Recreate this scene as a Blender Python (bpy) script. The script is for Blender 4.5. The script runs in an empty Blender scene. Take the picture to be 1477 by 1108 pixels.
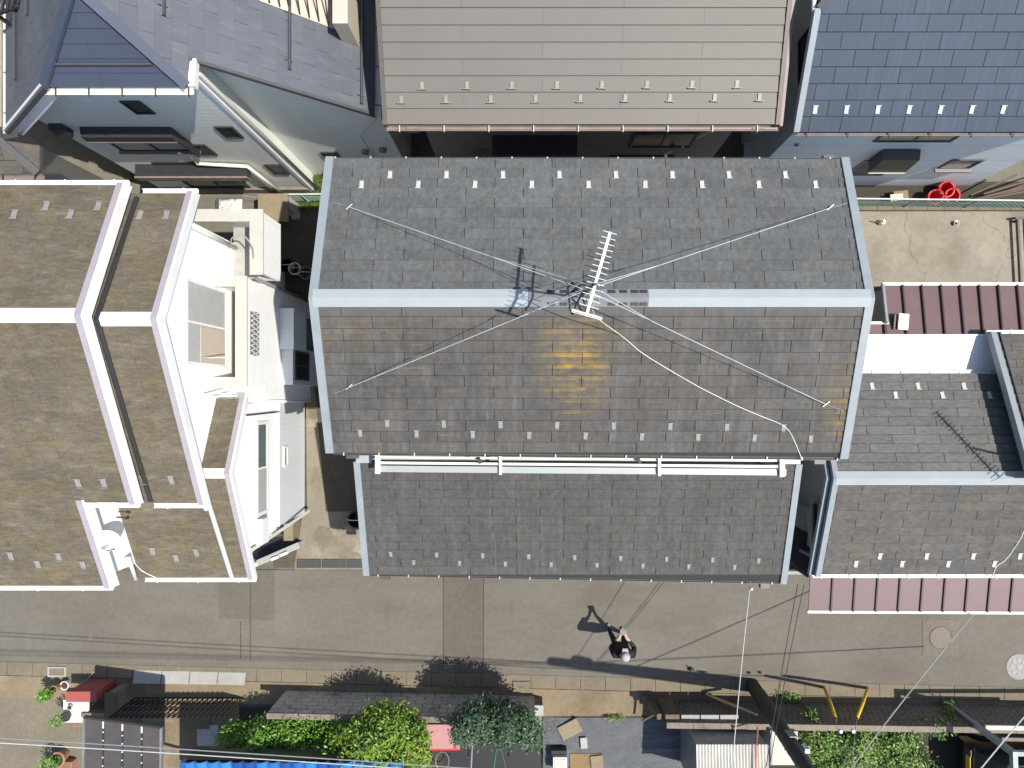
import bpy, math, random
from mathutils import Vector, Matrix
random.seed(7)
scene = bpy.context.scene
C = scene.collection
V = Vector
H = 17.1            # camera height above the street
F = 1024.0          # focal length in photograph pixels (photo 1477 wide)
CX, CY = 764.0, 572.0

# ------------------------------------------------------------------ camera, sky, sun, exposure
cd = bpy.data.cameras.new('drone_camera'); cam = bpy.data.objects.new('drone_camera', cd); C.objects.link(cam)
cam.location = (0, 0, H); cam.rotation_euler = (0, 0, 0)
cd.sensor_fit = 'HORIZONTAL'; cd.sensor_width = 36.0; cd.lens = 36.0 * F / 1477
cd.shift_x = -(CX - 738.5) / 1477; cd.shift_y = (CY - 554.0) / 1477
cd.clip_start = 0.1; cd.clip_end = 400
scene.camera = cam
SUN_EL = math.radians(63.0)
sh = V((-1.0, 0.25, 0)).normalized()            # direction the shadows fall on the ground
w = bpy.data.worlds.new('World'); scene.world = w; w.use_nodes = True
nt = w.node_tree; nt.nodes.clear()
wo = nt.nodes.new('ShaderNodeOutputWorld'); bg = nt.nodes.new('ShaderNodeBackground'); sk = nt.nodes.new('ShaderNodeTexSky')
sk.sky_type = 'NISHITA'; sk.sun_disc = False; sk.sun_elevation = SUN_EL
sk.sun_rotation = math.atan2(-sh.x, -sh.y)
sk.air_density = 1.0; sk.dust_density = 1.0
bg.inputs[1].default_value = 0.125
nt.links.new(sk.outputs[0], bg.inputs[0]); nt.links.new(bg.outputs[0], wo.inputs[0])
sd = bpy.data.lights.new('sun', 'SUN'); sd.energy = 4.7; sd.angle = math.radians(0.5); sd.color = (1.0, 0.95, 0.87)
so = bpy.data.objects.new('sun', sd); C.objects.link(so)
L = V((sh.x * math.cos(SUN_EL), sh.y * math.cos(SUN_EL), -math.sin(SUN_EL)))
so.rotation_euler = L.to_track_quat('-Z', 'Y').to_euler(); so.location = (6, -1, 30)
vs = scene.view_settings
vs.view_transform = 'Standard'; vs.look = 'None'; vs.gamma = 1.0; vs.exposure = 0.45; vs.use_curve_mapping = False
scene.render.engine = 'CYCLES'
scene.cycles.max_bounces = 6

# ------------------------------------------------------------------ helpers: photo measurements to world
def W(px, py, z=0.0):
    d = H - z
    return V(((px - CX) * d / F, (CY - py) * d / F, z))
def R(px, py, pl, lift=0.0):
    """point of plane z = a + b*x + c*y that is seen at a photo position"""
    a, b, c = pl
    kx = (px - CX) / F; ky = (CY - py) / F
    d = (H - a) / (1 + b * kx + c * ky)
    n = V((-b, -c, 1)).normalized()
    return V((kx * d, ky * d, H - d)) + n * lift
def PZ(pl, x, y): return V((x, y, pl[0] + pl[1] * x + pl[2] * y))
def wallY(px, py, y0):
    d = y0 * F / (CY - py); return V(((px - CX) * d / F, y0, H - d))
def wallX(px, py, x0):
    d = x0 * F / (px - CX); return V((x0, (CY - py) * d / F, H - d))

def wpos(o):
    p = V((0, 0, 0))
    while o is not None:
        p = p + o.location; o = o.parent
    return p

class MB:
    def __init__(s): s.v = []; s.f = []; s.m = []
    def add(s, vs_, fs, mi=0):
        b = len(s.v); s.v += [tuple(p) for p in vs_]
        for f in fs: s.f.append(tuple(b + i for i in f)); s.m.append(mi)
        return s
    def hexa(s, p, mi=0):      # 4 bottom, 4 top
        return s.add(p, [(3, 2, 1, 0), (4, 5, 6, 7), (0, 1, 5, 4), (1, 2, 6, 5), (2, 3, 7, 6), (3, 0, 4, 7)], mi)
    def box(s, x0, x1, y0, y1, z0, z1, mi=0):
        return s.hexa([(x0, y0, z0), (x1, y0, z0), (x1, y1, z0), (x0, y1, z0), (x0, y0, z1), (x1, y0, z1), (x1, y1, z1), (x0, y1, z1)], mi)
    def obox(s, c, sx, sy, sz, rz=0.0, mi=0):
        c = V(c); ca, sa = math.cos(rz), math.sin(rz); ps = []
        for z in (0, sz):
            for x, y in ((-sx / 2, -sy / 2), (sx / 2, -sy / 2), (sx / 2, sy / 2), (-sx / 2, sy / 2)):
                ps.append((c.x + x * ca - y * sa, c.y + x * sa + y * ca, c.z + z))
        return s.hexa(ps, mi)
    def bar(s, p, q, w_, h_, up=(0, 0, 1), off=0.0, mi=0):   # rectangular bar between two points
        p, q, up = V(p), V(q), V(up); d = (q - p).normalized(); x = d.cross(up).normalized(); u = x.cross(d).normalized()
        ps = []
        for e in (p, q):
            for a, b in ((-.5, -.5), (.5, -.5), (.5, .5), (-.5, .5)):
                ps.append(e + x * (a * w_) + u * (b * h_ + off))
        return s.add(ps, [(3, 2, 1, 0), (4, 5, 6, 7), (0, 1, 5, 4), (1, 2, 6, 5), (2, 3, 7, 6), (3, 0, 4, 7)], mi)
    def tube(s, path, r, n=6, mi=0):
        path = [V(p) for p in path]; k = len(path)
        rs = r if isinstance(r, (list, tuple)) else [r] * k
        b = len(s.v)
        for i, p in enumerate(path):
            d = (path[min(i + 1, k - 1)] - path[max(i - 1, 0)]).normalized()
            a = V((0, 0, 1)) if abs(d.z) < .9 else V((1, 0, 0))
            x = d.cross(a).normalized(); y = d.cross(x).normalized()
            for j in range(n):
                t = 2 * math.pi * j / n
                s.v.append(tuple(p + (x * math.cos(t) + y * math.sin(t)) * rs[i]))
        for i in range(k - 1):
            for j in range(n):
                j2 = (j + 1) % n
                s.f.append((b + i * n + j, b + i * n + j2, b + (i + 1) * n + j2, b + (i + 1) * n + j)); s.m.append(mi)
        s.f.append(tuple(b + j for j in range(n))); s.m.append(mi)
        s.f.append(tuple(b + (k - 1) * n + j for j in reversed(range(n)))); s.m.append(mi)
        return s
    def lathe(s, c, prof, n=20, mi=0, ax=None):
        c = V(c); b = len(s.v)
        M = V((0, 0, 1)).rotation_difference(V(ax).normalized()).to_matrix() if ax is not None else Matrix.Identity(3)
        for r, z in prof:
            for j in range(n):
                t = 2 * math.pi * j / n
                s.v.append(tuple(c + M @ V((r * math.cos(t), r * math.sin(t), z))))
        for i in range(len(prof) - 1):
            for j in range(n):
                j2 = (j + 1) % n
                s.f.append((b + i * n + j, b + i * n + j2, b + (i + 1) * n + j2, b + (i + 1) * n + j)); s.m.append(mi)
        s.f.append(tuple(b + j for j in reversed(range(n)))); s.m.append(mi)
        s.f.append(tuple(b + (len(prof) - 1) * n + j for j in range(n))); s.m.append(mi)
        return s
    def prism(s, poly, ext, mi=0):   # polygon extruded by a vector
        poly = [V(p) for p in poly]; ext = V(ext); n = len(poly)
        fs = [tuple(range(n)), tuple(reversed(range(n, 2 * n)))]
        for i in range(n): j = (i + 1) % n; fs.append((i, n + i, n + j, j))
        return s.add(poly + [p + ext for p in poly], fs, mi)
    def sheet(s, poly, mi=0): return s.add(poly, [tuple(range(len(poly)))], mi)
    def build(s, name, mat, parent=None, label=None, cat=None, group=None, kind=None, smooth=False, origin=None):
        if parent is not None: o0 = wpos(parent)
        elif origin is not None: o0 = V(origin)
        else:
            xs = [p[0] for p in s.v]; ys = [p[1] for p in s.v]; zs = [p[2] for p in s.v]
            o0 = V(((min(xs) + max(xs)) / 2, (min(ys) + max(ys)) / 2, min(zs)))
        me = bpy.data.meshes.new(name)
        me.from_pydata([tuple(V(p) - o0) for p in s.v], [], s.f)
        mats = mat if isinstance(mat, (list, tuple)) else [mat]
        for m_ in mats: me.materials.append(m_)
        if len(mats) > 1: me.polygons.foreach_set('material_index', s.m)
        import bmesh
        bm = bmesh.new(); bm.from_mesh(me); bmesh.ops.recalc_face_normals(bm, faces=bm.faces[:]); bm.to_mesh(me); bm.free()
        if smooth:
            for p in me.polygons: p.use_smooth = True
        o = bpy.data.objects.new(name, me); C.objects.link(o)
        if parent is not None: o.parent = parent
        else: o.location = o0
        tag(o, label, cat, group, kind)
        return o
def tag(o, label=None, cat=None, group=None, kind=None):
    if label: o['label'] = label
    if cat: o['category'] = cat
    if group: o['group'] = group
    if kind: o['kind'] = kind
def thing(name, label, cat, loc=(0, 0, 0), group=None):
    o = bpy.data.objects.new(name, None); C.objects.link(o); o.location = loc; o.empty_display_size = .3
    tag(o, label, cat, group); return o
def inst(src, parent, M):
    """copy of a part, same mesh, own place under parent (world matrix M)"""
    o = src.copy(); C.objects.link(o); o.parent = parent
    o.matrix_basis = Matrix.Translation(-wpos(parent)) @ M; return o

# ------------------------------------------------------------------ materials
def newmat(name):
    m = bpy.data.materials.new(name); m.use_nodes = True; t = m.node_tree; t.nodes.clear()
    out = t.nodes.new('ShaderNodeOutputMaterial'); b = t.nodes.new('ShaderNodeBsdfPrincipled'); t.links.new(b.outputs[0], out.inputs[0])
    return m, t, b
def N(t, typ, **kw):
    n = t.nodes.new(typ)
    for k, v in kw.items(): setattr(n, k, v)
    return n
def noise(t, scale, detail=4, vec=None, stretch=None, rough=.6):
    if vec is None: vec = N(t, 'ShaderNodeNewGeometry').outputs['Position']
    if stretch:
        mp = N(t, 'ShaderNodeMapping'); mp.inputs['Scale'].default_value = stretch; t.links.new(vec, mp.inputs[0]); vec = mp.outputs[0]
    n = N(t, 'ShaderNodeTexNoise'); n.inputs['Scale'].default_value = scale; n.inputs['Detail'].default_value = detail; n.inputs['Roughness'].default_value = rough
    t.links.new(vec, n.inputs['Vector']); return n.outputs[0]
def ramp(t, fac, a, b, lo=0., hi=1.):
    r = N(t, 'ShaderNodeMapRange'); r.inputs[1].default_value = a; r.inputs[2].default_value = b; r.inputs[3].default_value = lo; r.inputs[4].default_value = hi
    t.links.new(fac, r.inputs[0]); return r.outputs[0]
def mix(t, fac, a, b, mode='MIX'):
    m = N(t, 'ShaderNodeMix', data_type='RGBA', blend_type=mode)
    for s, v in ((0, fac), (6, a), (7, b)):
        if isinstance(v, (int, float)): m.inputs[s].default_value = v
        elif isinstance(v, tuple): m.inputs[s].default_value = (*v[:3], 1)
        else: t.links.new(v, m.inputs[s])
    return m.outputs[2]
def mth(t, op, a, b=None):
    m = N(t, 'ShaderNodeMath', operation=op)
    for i, v in enumerate((a, b)):
        if v is None: continue
        if isinstance(v, (int, float)): m.inputs[i].default_value = v
        else: t.links.new(v, m.inputs[i])
    return m.outputs[0]
def scalec(c, k): return tuple(x * k for x in c)
def bump(t, b, h, strength=.3, dist=.01):
    n = N(t, 'ShaderNodeBump'); n.inputs['Strength'].default_value = strength; n.inputs['Distance'].default_value = dist
    t.links.new(h, n.inputs['Height']); t.links.new(n.outputs[0], b.inputs['Normal'])
def plain(name, col, rough=.55, var=.12, scale=6., metal=0., spec=.5, dirt=None, dirt_amt=.4, dirt_scale=1.5, stretch=None, bmp=0.):
    m, t, b = newmat(name)
    nz = noise(t, scale, 5, stretch=stretch)
    col_ = mix(t, ramp(t, nz, .3, .7), scalec(col, 1 - var), scalec(col, 1 + var))
    if dirt:
        nd = noise(t, dirt_scale, 6, stretch=stretch)
        col_ = mix(t, ramp(t, nd, .5, .75, 0, dirt_amt), col_, dirt)
    t.links.new(col_, b.inputs['Base Color'])
    b.inputs['Roughness'].default_value = rough; b.inputs['Metallic'].default_value = metal; b.inputs['Specular IOR Level'].default_value = spec
    if bmp: bump(t, b, noise(t, 60, 3), bmp, .004)
    return m
def roofmat(name, col, var=.16, moss=None, moss_amt=.5, streak=(1.2, .18, .18), rnd=.18, rough=.75, streak_amt=.25, spec=.35, light=None, fine=.25, speck=None):
    m, t, b = newmat(name)
    oi = N(t, 'ShaderNodeObjectInfo').outputs['Random']
    c = mix(t, ramp(t, noise(t, .9, 5), .3, .7), scalec(col, 1 - var), scalec(col, 1 + var))
    st = noise(t, 9, 5, stretch=streak)
    c = mix(t, ramp(t, st, .35, .7, 0, streak_amt), c, scalec(col, .55))
    if light:
        c = mix(t, ramp(t, noise(t, 7, 6, stretch=(streak[0] * .8, streak[1], streak[2])), .52, .72, 0, .6), c, light)
    if moss:
        nm = noise(t, 2.2, 8, rough=.75)
        c = mix(t, ramp(t, nm, .5, .68, 0, moss_amt), c, moss)
    c = mix(t, 1.0, c, mix(t, oi, (1 - rnd,) * 3, (1 + rnd,) * 3), 'MULTIPLY')
    c = mix(t, 1.0, c, mix(t, ramp(t, noise(t, 70, 4), .25, .75), (1 - fine,) * 3, (1 + fine,) * 3), 'MULTIPLY')
    if speck: c = mix(t, 1.0, c, mix(t, ramp(t, noise(t, 13, 7, stretch=speck, rough=.75), .3, .7), (.7,) * 3, (1.35,) * 3), 'MULTIPLY')
    t.links.new(c, b.inputs['Base Color']); b.inputs['Roughness'].default_value = rough; b.inputs['Specular IOR Level'].default_value = spec
    bump(t, b, noise(t, 120, 3), .25, .004)
    return m, t, b, c
def siding(name, col, pitch=.15, rough=.6, axis=2, dirt=None, depth=.5):
    m, t, b = newmat(name)
    c = mix(t, ramp(t, noise(t, 1.6, 5, stretch=(1, 1, .4)), .3, .75), scalec(col, .9), col)
    if dirt: c = mix(t, ramp(t, noise(t, 3, 6, stretch=(1, 1, .3)), .5, .75, 0, .5), c, dirt)
    g = N(t, 'ShaderNodeNewGeometry'); sx = N(t, 'ShaderNodeSeparateXYZ'); t.links.new(g.outputs['Position'], sx.inputs[0])
    fr = mth(t, 'FRACT', mth(t, 'DIVIDE', sx.outputs[axis], pitch))
    groove = ramp(t, fr, 0, .1)
    c = mix(t, ramp(t, groove, 0, 1, .35, 0), c, scalec(col, .5))
    t.links.new(c, b.inputs['Base Color']); b.inputs['Roughness'].default_value = rough
    bump(t, b, groove, depth, .01)
    return m
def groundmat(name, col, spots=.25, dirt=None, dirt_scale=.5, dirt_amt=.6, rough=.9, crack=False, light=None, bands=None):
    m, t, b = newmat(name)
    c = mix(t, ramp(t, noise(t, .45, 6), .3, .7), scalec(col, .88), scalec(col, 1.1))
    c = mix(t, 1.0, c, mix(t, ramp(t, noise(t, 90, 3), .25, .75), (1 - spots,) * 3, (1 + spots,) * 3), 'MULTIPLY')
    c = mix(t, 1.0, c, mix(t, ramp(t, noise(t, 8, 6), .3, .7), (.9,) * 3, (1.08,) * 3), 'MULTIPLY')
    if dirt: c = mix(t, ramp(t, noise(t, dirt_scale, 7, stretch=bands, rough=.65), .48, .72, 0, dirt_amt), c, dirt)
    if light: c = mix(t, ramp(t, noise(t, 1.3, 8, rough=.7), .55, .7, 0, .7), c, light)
    if crack:
        v = N(t, 'ShaderNodeTexVoronoi', feature='DISTANCE_TO_EDGE'); v.inputs['Scale'].default_value = .45
        g = N(t, 'ShaderNodeNewGeometry'); nn = N(t, 'ShaderNodeTexNoise'); nn.inputs['Scale'].default_value = 2.5; nn.inputs['Detail'].default_value = 6
        t.links.new(g.outputs['Position'], nn.inputs['Vector'])
        vm = N(t, 'ShaderNodeVectorMath', operation='MULTIPLY_ADD'); vm.inputs[1].default_value = (.5, .5, .5)
        t.links.new(nn.outputs['Color'], vm.inputs[0]); t.links.new(g.outputs['Position'], vm.inputs[2])
        t.links.new(vm.outputs[0], v.inputs['Vector'])
        c = mix(t, ramp(t, v.outputs['Distance'], 0, .006, .6, 0), c, scalec(col, .35))
    t.links.new(c, b.inputs['Base Color']); b.inputs['Roughness'].default_value = rough; b.inputs['Specular IOR Level'].default_value = .3
    bump(t, b, noise(t, 110, 3), .3, .004)
    return m
def leafmat(name, c1, c2, c3=None):
    m, t, b = newmat(name)
    r = N(t, 'ShaderNodeNewGeometry').outputs['Random Per Island']
    c = mix(t, r, c1, c2)
    if c3: c = mix(t, ramp(t, noise(t, 3.0, 4), .5, .7, 0, .8), c, c3)
    t.links.new(c, b.inputs['Base Color']); b.inputs['Roughness'].default_value = .42; b.inputs['Specular IOR Level'].default_value = .5
    b.inputs['Transmission Weight'].default_value = 0.0
    return m
M = {}
M['road'] = groundmat('road_asphalt', (.139, .127, .107), spots=.3, dirt=(.1, .08, .055), dirt_scale=.5, dirt_amt=.65, bands=(.5, 1.6, 1))
M['road_patch'] = groundmat('road_patch', (.115, .1, .082), spots=.4)
M['road_patch2'] = groundmat('road_patch_old', (.114, .104, .086), spots=.4)
M['conc'] = groundmat('concrete_ground', (.14, .128, .102), dirt=(.07, .062, .045), dirt_scale=.8, dirt_amt=.7)
M['alley'] = groundmat('alley_concrete_shaded', (.08, .07, .052), dirt=(.035, .03, .02), dirt_scale=1.3, dirt_amt=.9, light=(.16, .145, .115))  # dark concrete, its colour taken down further to deepen the alley shadow
M['alley_lit'] = groundmat('alley_concrete_lit', (.21, .185, .14), dirt=(.12, .09, .05), dirt_scale=1.2, dirt_amt=.8, light=(.4, .375, .31))  # paler alley concrete with the sunlight painted into its colour
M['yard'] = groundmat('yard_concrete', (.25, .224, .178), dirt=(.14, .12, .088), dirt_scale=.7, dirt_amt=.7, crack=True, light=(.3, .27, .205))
M['gutter'] = groundmat('kerb_concrete', (.17, .145, .105), dirt=(.09, .065, .036), dirt_scale=1.3, dirt_amt=.6, light=(.24, .21, .16))
M['pebble'] = groundmat('pebble_concrete', (.165, .145, .107), spots=.6, dirt=(.1, .085, .055))
M['drive'] = groundmat('driveway_concrete', (.2, .158, .1), dirt=(.11, .075, .042), dirt_scale=1.2, dirt_amt=.8, light=(.3, .265, .2))
M['soil'] = groundmat('dark_soil', (.05, .042, .032), spots=.6)
M['brown_soil'] = groundmat('brown_soil', (.2, .13, .065), spots=.5)
M['slab'] = groundmat('pale_slab', (.33, .325, .3), spots=.15)
M['tan_slab'] = groundmat('tan_slab', (.22, .18, .115), spots=.3)
M['block'] = groundmat('concrete_block', (.46, .44, .4), spots=.3, dirt=(.2, .18, .15), dirt_scale=2.5, dirt_amt=.8)
M['block_dark'] = groundmat('concrete_block_dark', (.21, .18, .145), spots=.35, dirt=(.1, .085, .065), dirt_scale=2.5, dirt_amt=.7)
M['roof_n'], *_ = roofmat('slate_grey', (.092, .096, .096), var=.1, streak_amt=.3, moss=(.12, .113, .09), moss_amt=.3, rnd=.11, speck=(1.0, .6, .6))
# south slope: brown vertical weather streaks and orange lichen below the aerial
m_, t_, b_, c_ = roofmat('slate_weathered', (.076, .073, .07), var=.2, streak=(1.1, .1, .1), streak_amt=.5, light=(.115, .114, .112), rnd=.11, moss=(.1, .086, .055), moss_amt=.35, speck=(1.0, .5, .5))
g_ = N(t_, 'ShaderNodeNewGeometry').outputs['Position']
def blob(t, c, r):
    vm = N(t, 'ShaderNodeVectorMath', operation='SUBTRACT'); vm.inputs[1].default_value = c; t.links.new(N(t, 'ShaderNodeNewGeometry').outputs['Position'], vm.inputs[0])
    v2 = N(t, 'ShaderNodeVectorMath', operation='DIVIDE'); v2.inputs[1].default_value = r; t.links.new(vm.outputs[0], v2.inputs[0])
    ln = N(t, 'ShaderNodeVectorMath', operation='LENGTH'); t.links.new(v2.outputs[0], ln.inputs[0])
    return ramp(t, ln.outputs['Value'], .15, 1., 1., 0.)
bl = mth(t_, 'ADD', mth(t_, 'MULTIPLY', blob(t_, (.72, .55, 6.1), (.72, 1.0, 5)), 1.35), mth(t_, 'MULTIPLY', blob(t_, (4.95, -.1, 5.8), (.42, .9, 5)), .75))
bl = mth(t_, 'ADD', bl, mth(t_, 'MULTIPLY', blob(t_, (-2.6, 1.0, 6.2), (.9, .35, 5)), .4))
bl = mth(t_, 'ADD', bl, mth(t_, 'MULTIPLY', blob(t_, (4.7, -2.4, 3.3), (.5, 1.6, 5)), .5))
lich = mth(t_, 'MULTIPLY', bl, ramp(t_, noise(t_, 4.5, 7, stretch=(.7, 1.5, 1), rough=.7), .38, .62))
lich = mth(t_, 'MAXIMUM', lich, ramp(t_, noise(t_, 3, 8, stretch=(.5, 3, 1), rough=.75), .6, .8, 0, .5))
sx_ = N(t_, 'ShaderNodeSeparateXYZ'); t_.links.new(g_, sx_.inputs[0])
fr_ = mth(t_, 'FRACT', mth(t_, 'DIVIDE', mth(t_, 'ADD', sx_.outputs[1], 20.93), .17655))
lich = mth(t_, 'MULTIPLY', lich, ramp(t_, fr_, .05, .8, 1.0, .22))
c_ = mix(t_, ramp(t_, sx_.outputs[1], 1.12, 1.34, 0, .6), c_, (.1, .107, .113))
c2_ = mix(t_, lich, c_, (.29, .185, .04))
edge_ = mth(t_, 'MULTIPLY', ramp(t_, fr_, .04, .14, 1., 0.), ramp(t_, noise(t_, 2.2, 6, stretch=(1, .6, 1)), .5, .64, 0, .5))
c2_ = mix(t_, edge_, c2_, (.2, .14, .06))
# rust-brown tint, in patches
c2_ = mix(t_, ramp(t_, noise(t_, .9, 6), .45, .7, 0, .4), c2_, (.092, .075, .056))
t_.links.new(c2_, b_.inputs['Base Color']); M['roof_s'] = m_
M['roof_l1'], *_ = roofmat('slate_front', (.072, .07, .067), var=.14, streak=(1.1, .1, .1), streak_amt=.38, light=(.102, .1, .096), moss=(.1, .085, .055), moss_amt=.35, rnd=.1, speck=(1.0, .6, .6))
M['roof_left'], *_ = roofmat('slate_brown_moss', (.118, .1, .071), var=.2, streak=(.35, 1.0, 1.0), streak_amt=.35, moss=(.155, .12, .05), moss_amt=.6, light=(.18, .16, .125), rnd=.08, fine=.45, speck=(.45, 1.5, 1))
M['roof_right'], *_ = roofmat('slate_mid_grey', (.086, .081, .075), var=.13, streak=(1.1, .12, .12), streak_amt=.3, moss=(.17, .115, .055), moss_amt=.35, rnd=.1, speck=(.6, 1.3, 1))
M['roof_rn'], *_ = roofmat('slate_mid_grey_lifted', (.108, .106, .102), var=.1, streak=(1.1, .12, .12), streak_amt=.25, moss=(.13, .11, .07), moss_amt=.3, rnd=.09, speck=(.6, 1.3, 1))  # right roof slate, lightened for the slope facing away from the sun
M['roof_tan'], *_ = roofmat('taupe_metal', (.15, .138, .122), var=.03, streak=(.5, .2, .2), streak_amt=.05, rnd=.03, rough=.55, fine=.05)
M['roof_blue'], *_ = roofmat('blue_slate', (.034, .054, .083), var=.12, streak=(2.6, .12, .12), streak_amt=.25, light=(.05, .076, .11), rnd=.1, rough=.6, fine=.12)
M['roof_ul'], *_ = roofmat('bluegrey_slate', (.095, .104, .122), var=.12, streak=(.3, 1.2, .3), streak_amt=.15, light=(.13, .142, .162), rnd=.07, rough=.65, fine=.15)
M['roof_hip'], *_ = roofmat('bluegrey_slate_hip', (.05, .062, .095), var=.08, streak_amt=.1, rnd=.06, rough=.6, fine=.1)
M['under'] = plain('roof_underlay', (.03, .029, .028), .9)
M['under_tan'] = plain('tan_underlay', (.10, .085, .072), .8)
M['under_brown'] = plain('brown_underlay', (.05, .042, .032), .9)
M['trim'] = plain('bluegrey_trim', (.24, .27, .285), .45, var=.05, dirt=(.2, .21, .2), dirt_amt=.5, dirt_scale=4)
M['cap'] = plain('pale_ridge_metal', (.32, .352, .36), .4, var=.04, dirt=(.25, .28, .29), dirt_amt=.5, dirt_scale=3)
M['vent'] = plain('vent_grey', (.17, .175, .18), .5)
M['white'] = plain('white_paint', (.8, .79, .78), .5, var=.03, dirt=(.6, .58, .55), dirt_amt=.35, dirt_scale=2)
M['white_wall'] = plain('white_render', (.9, .9, .89), .8, var=.03, dirt=(.8, .8, .78), dirt_amt=.5, dirt_scale=.8)
M['cream'] = plain('cream_coping', (.44, .425, .38), .7, var=.06, dirt=(.42, .4, .35), dirt_amt=.5)
M['pvc'] = plain('cream_pvc', (.72, .7, .62), .4, var=.03, dirt=(.55, .5, .42), dirt_amt=.5, dirt_scale=3)
M['lilac'] = plain('lilac_trim', (.33, .3, .33), .5, var=.06)
M['gut'] = plain('grey_gutter', (.07, .07, .072), .5)
M['gut_brown'] = plain('brown_gutter', (.2, .155, .138), .5)
M['brown_dark'] = plain('dark_brown_metal', (.07, .045, .04), .5)
M['guard'] = plain('galvanised_guard', (.46, .46, .44), .5, var=.15, scale=30)
M['guard_dull'] = plain('dull_guard', (.24, .235, .225), .6, var=.25, scale=30)
M['guard_tan'] = plain('tan_guard', (.26, .22, .2), .5)
M['alu'] = plain('aerial_metal', (.72, .71, .67), .4, var=.06, metal=.2)
M['dark_metal'] = plain('dark_metal', (.03, .03, .032), .5)
M['wire'] = plain('steel_wire', (.5, .55, .56), .5)
M['cable_white'] = plain('pale_cable', (.68, .64, .55), .5)
M['wire_grey'] = plain('grey_wire', (.25, .27, .27), .6)
M['wire_dark'] = plain('black_wire', (.03, .03, .03), .6)
M['pole'] = plain('weathered_pole', (.05, .05, .05), .8, var=.2, dirt=(.09, .088, .082), dirt_amt=.5)
M['yellow'] = plain('yellow_guard', (.62, .36, .03), .5, var=.08)
M['glass'] = plain('window_glass', (.016, .028, .026), .2, var=.2, spec=.4)
M['glass_pale'] = plain('frosted_glass', (.42, .43, .42), .35, var=.06)
M['glass_grey'] = plain('grey_glass', (.14, .17, .175), .15, var=.15)
M['frame_dark'] = plain('dark_frame', (.03, .03, .032), .4)
M['purple'] = plain('mauve_metal', (.14, .087, .088), .45, var=.05, dirt=(.165, .115, .105), dirt_amt=.4, dirt_scale=1.2)
M['seam'] = plain('dark_seam', (.05, .03, .032), .5)
M['wall_ul'] = siding('pale_siding', (.82, .84, .79), .16, dirt=(.66, .66, .58), depth=.3)
M['wall_blue'] = siding('light_blue_wall', (.72, .79, .84), .9, depth=.12, dirt=(.6, .7, .8))
M['wall_tan'] = plain('beige_wall', (.3, .27, .22), .8)
M['wall_main'] = siding('grey_siding', (.32, .33, .33), .2)
M['pale_low'] = siding('pale_panel_siding', (.66, .7, .72), .12, axis=1, depth=.25)
M['plastic_sheet'] = siding('white_corrugated', (.8, .81, .81), .076, axis=0, depth=.7, rough=.4)
M['red'] = plain('red_paint', (.3, .075, .06), .7, var=.15, dirt=(.2, .05, .045), dirt_amt=.5)
M['pink'] = plain('faded_pink', (.4, .19, .19), .6, var=.06)
M['red_bright'] = plain('bright_red', (.55, .03, .035), .4)
M['terracotta'] = plain('terracotta', (.42, .2, .13), .8, var=.12)
M['rust'] = plain('rusty_white', (.72, .68, .6), .7, var=.08, dirt=(.35, .07, .02), dirt_amt=1.0, dirt_scale=3.5)
M['carport'] = plain('smoke_panel', (.072, .064, .06), .35, var=.1, dirt=(.1, .088, .08), dirt_amt=.5)
M['bluetile'] = plain('blue_glazed_tile', (.02, .09, .3), .18, var=.3, dirt=(.04, .26, .5), dirt_amt=.6, spec=.8)  # cyan mottling paints sky reflection into the glaze colour
m_, t_, b_ = newmat('blue_tile_glint_mix')
b_.inputs['Roughness'].default_value = .14; b_.inputs['Specular IOR Level'].default_value = .8
t_.links.new(mix(t_, ramp(t_, N(t_, 'ShaderNodeObjectInfo').outputs['Random'], .2, .9), (.012, .055, .24), (.03, .2, .48)), b_.inputs['Base Color']); M['bluetile'] = m_  # random cyan per tile stands in for sky highlights
M['corr'] = plain('corrugated_sheet', (.55, .53, .48), .6, var=.1, dirt=(.35, .32, .28), dirt_amt=.5, stretch=(6, 1, 1))
M['black'] = plain('black_plastic', (.012, .012, .013), .5)
M['tarp'] = plain('black_tarp', (.085, .09, .097), .38, var=.15, scale=3, spec=.6)
b_ = M['tarp'].node_tree; bump(b_, [n for n in b_.nodes if n.type == 'BSDF_PRINCIPLED'][0], noise(b_, 5, 7, stretch=(1, 2.2, 1), rough=.7), .9, .06)
M['cloth_dark'] = plain('dark_cloth', (.012, .011, .013), .85)
M['cloth_red'] = plain('maroon_cloth', (.06, .012, .012), .85)
M['trouser'] = plain('black_trousers', (.014, .015, .02), .85)
M['skin'] = plain('skin', (.42, .28, .21), .5, var=.04)
M['cap_grey'] = plain('grey_cloth', (.33, .33, .34), .85)
M['shoe'] = plain('shoe', (.2, .2, .21), .6)
M['hair'] = plain('black_hair', (.012, .01, .009), .6)
M['carblack'] = plain('black_car_paint', (.01, .01, .012), .2, spec=.6)
M['rubber'] = plain('rubber', (.015, .015, .015), .8)
M['manhole'] = plain('pale_iron', (.2, .195, .18), .6, var=.2, scale=20)
M['insp'] = groundmat('chamber_concrete', (.155, .138, .108), spots=.35)
M['manhole_dark'] = plain('brown_iron', (.14, .12, .095), .7, var=.2, scale=20)
M['bark'] = plain('bark', (.07, .05, .035), .9)
M['leaf_yellow'] = leafmat('leaf_bright', (.055, .14, .015), (.19, .3, .03), (.28, .33, .04))
M['leaf_green'] = leafmat('leaf_green', (.05, .15, .015), (.18, .34, .04))
M['leaf_dark'] = leafmat('leaf_dark', (.025, .06, .025), (.08, .14, .07), (.12, .15, .09))
M['leaf_vine'] = leafmat('leaf_vine', (.045, .125, .02), (.17, .27, .05), (.28, .32, .09))
M['grass'] = leafmat('grass_blade', (.07, .15, .02), (.2, .27, .04))
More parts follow.
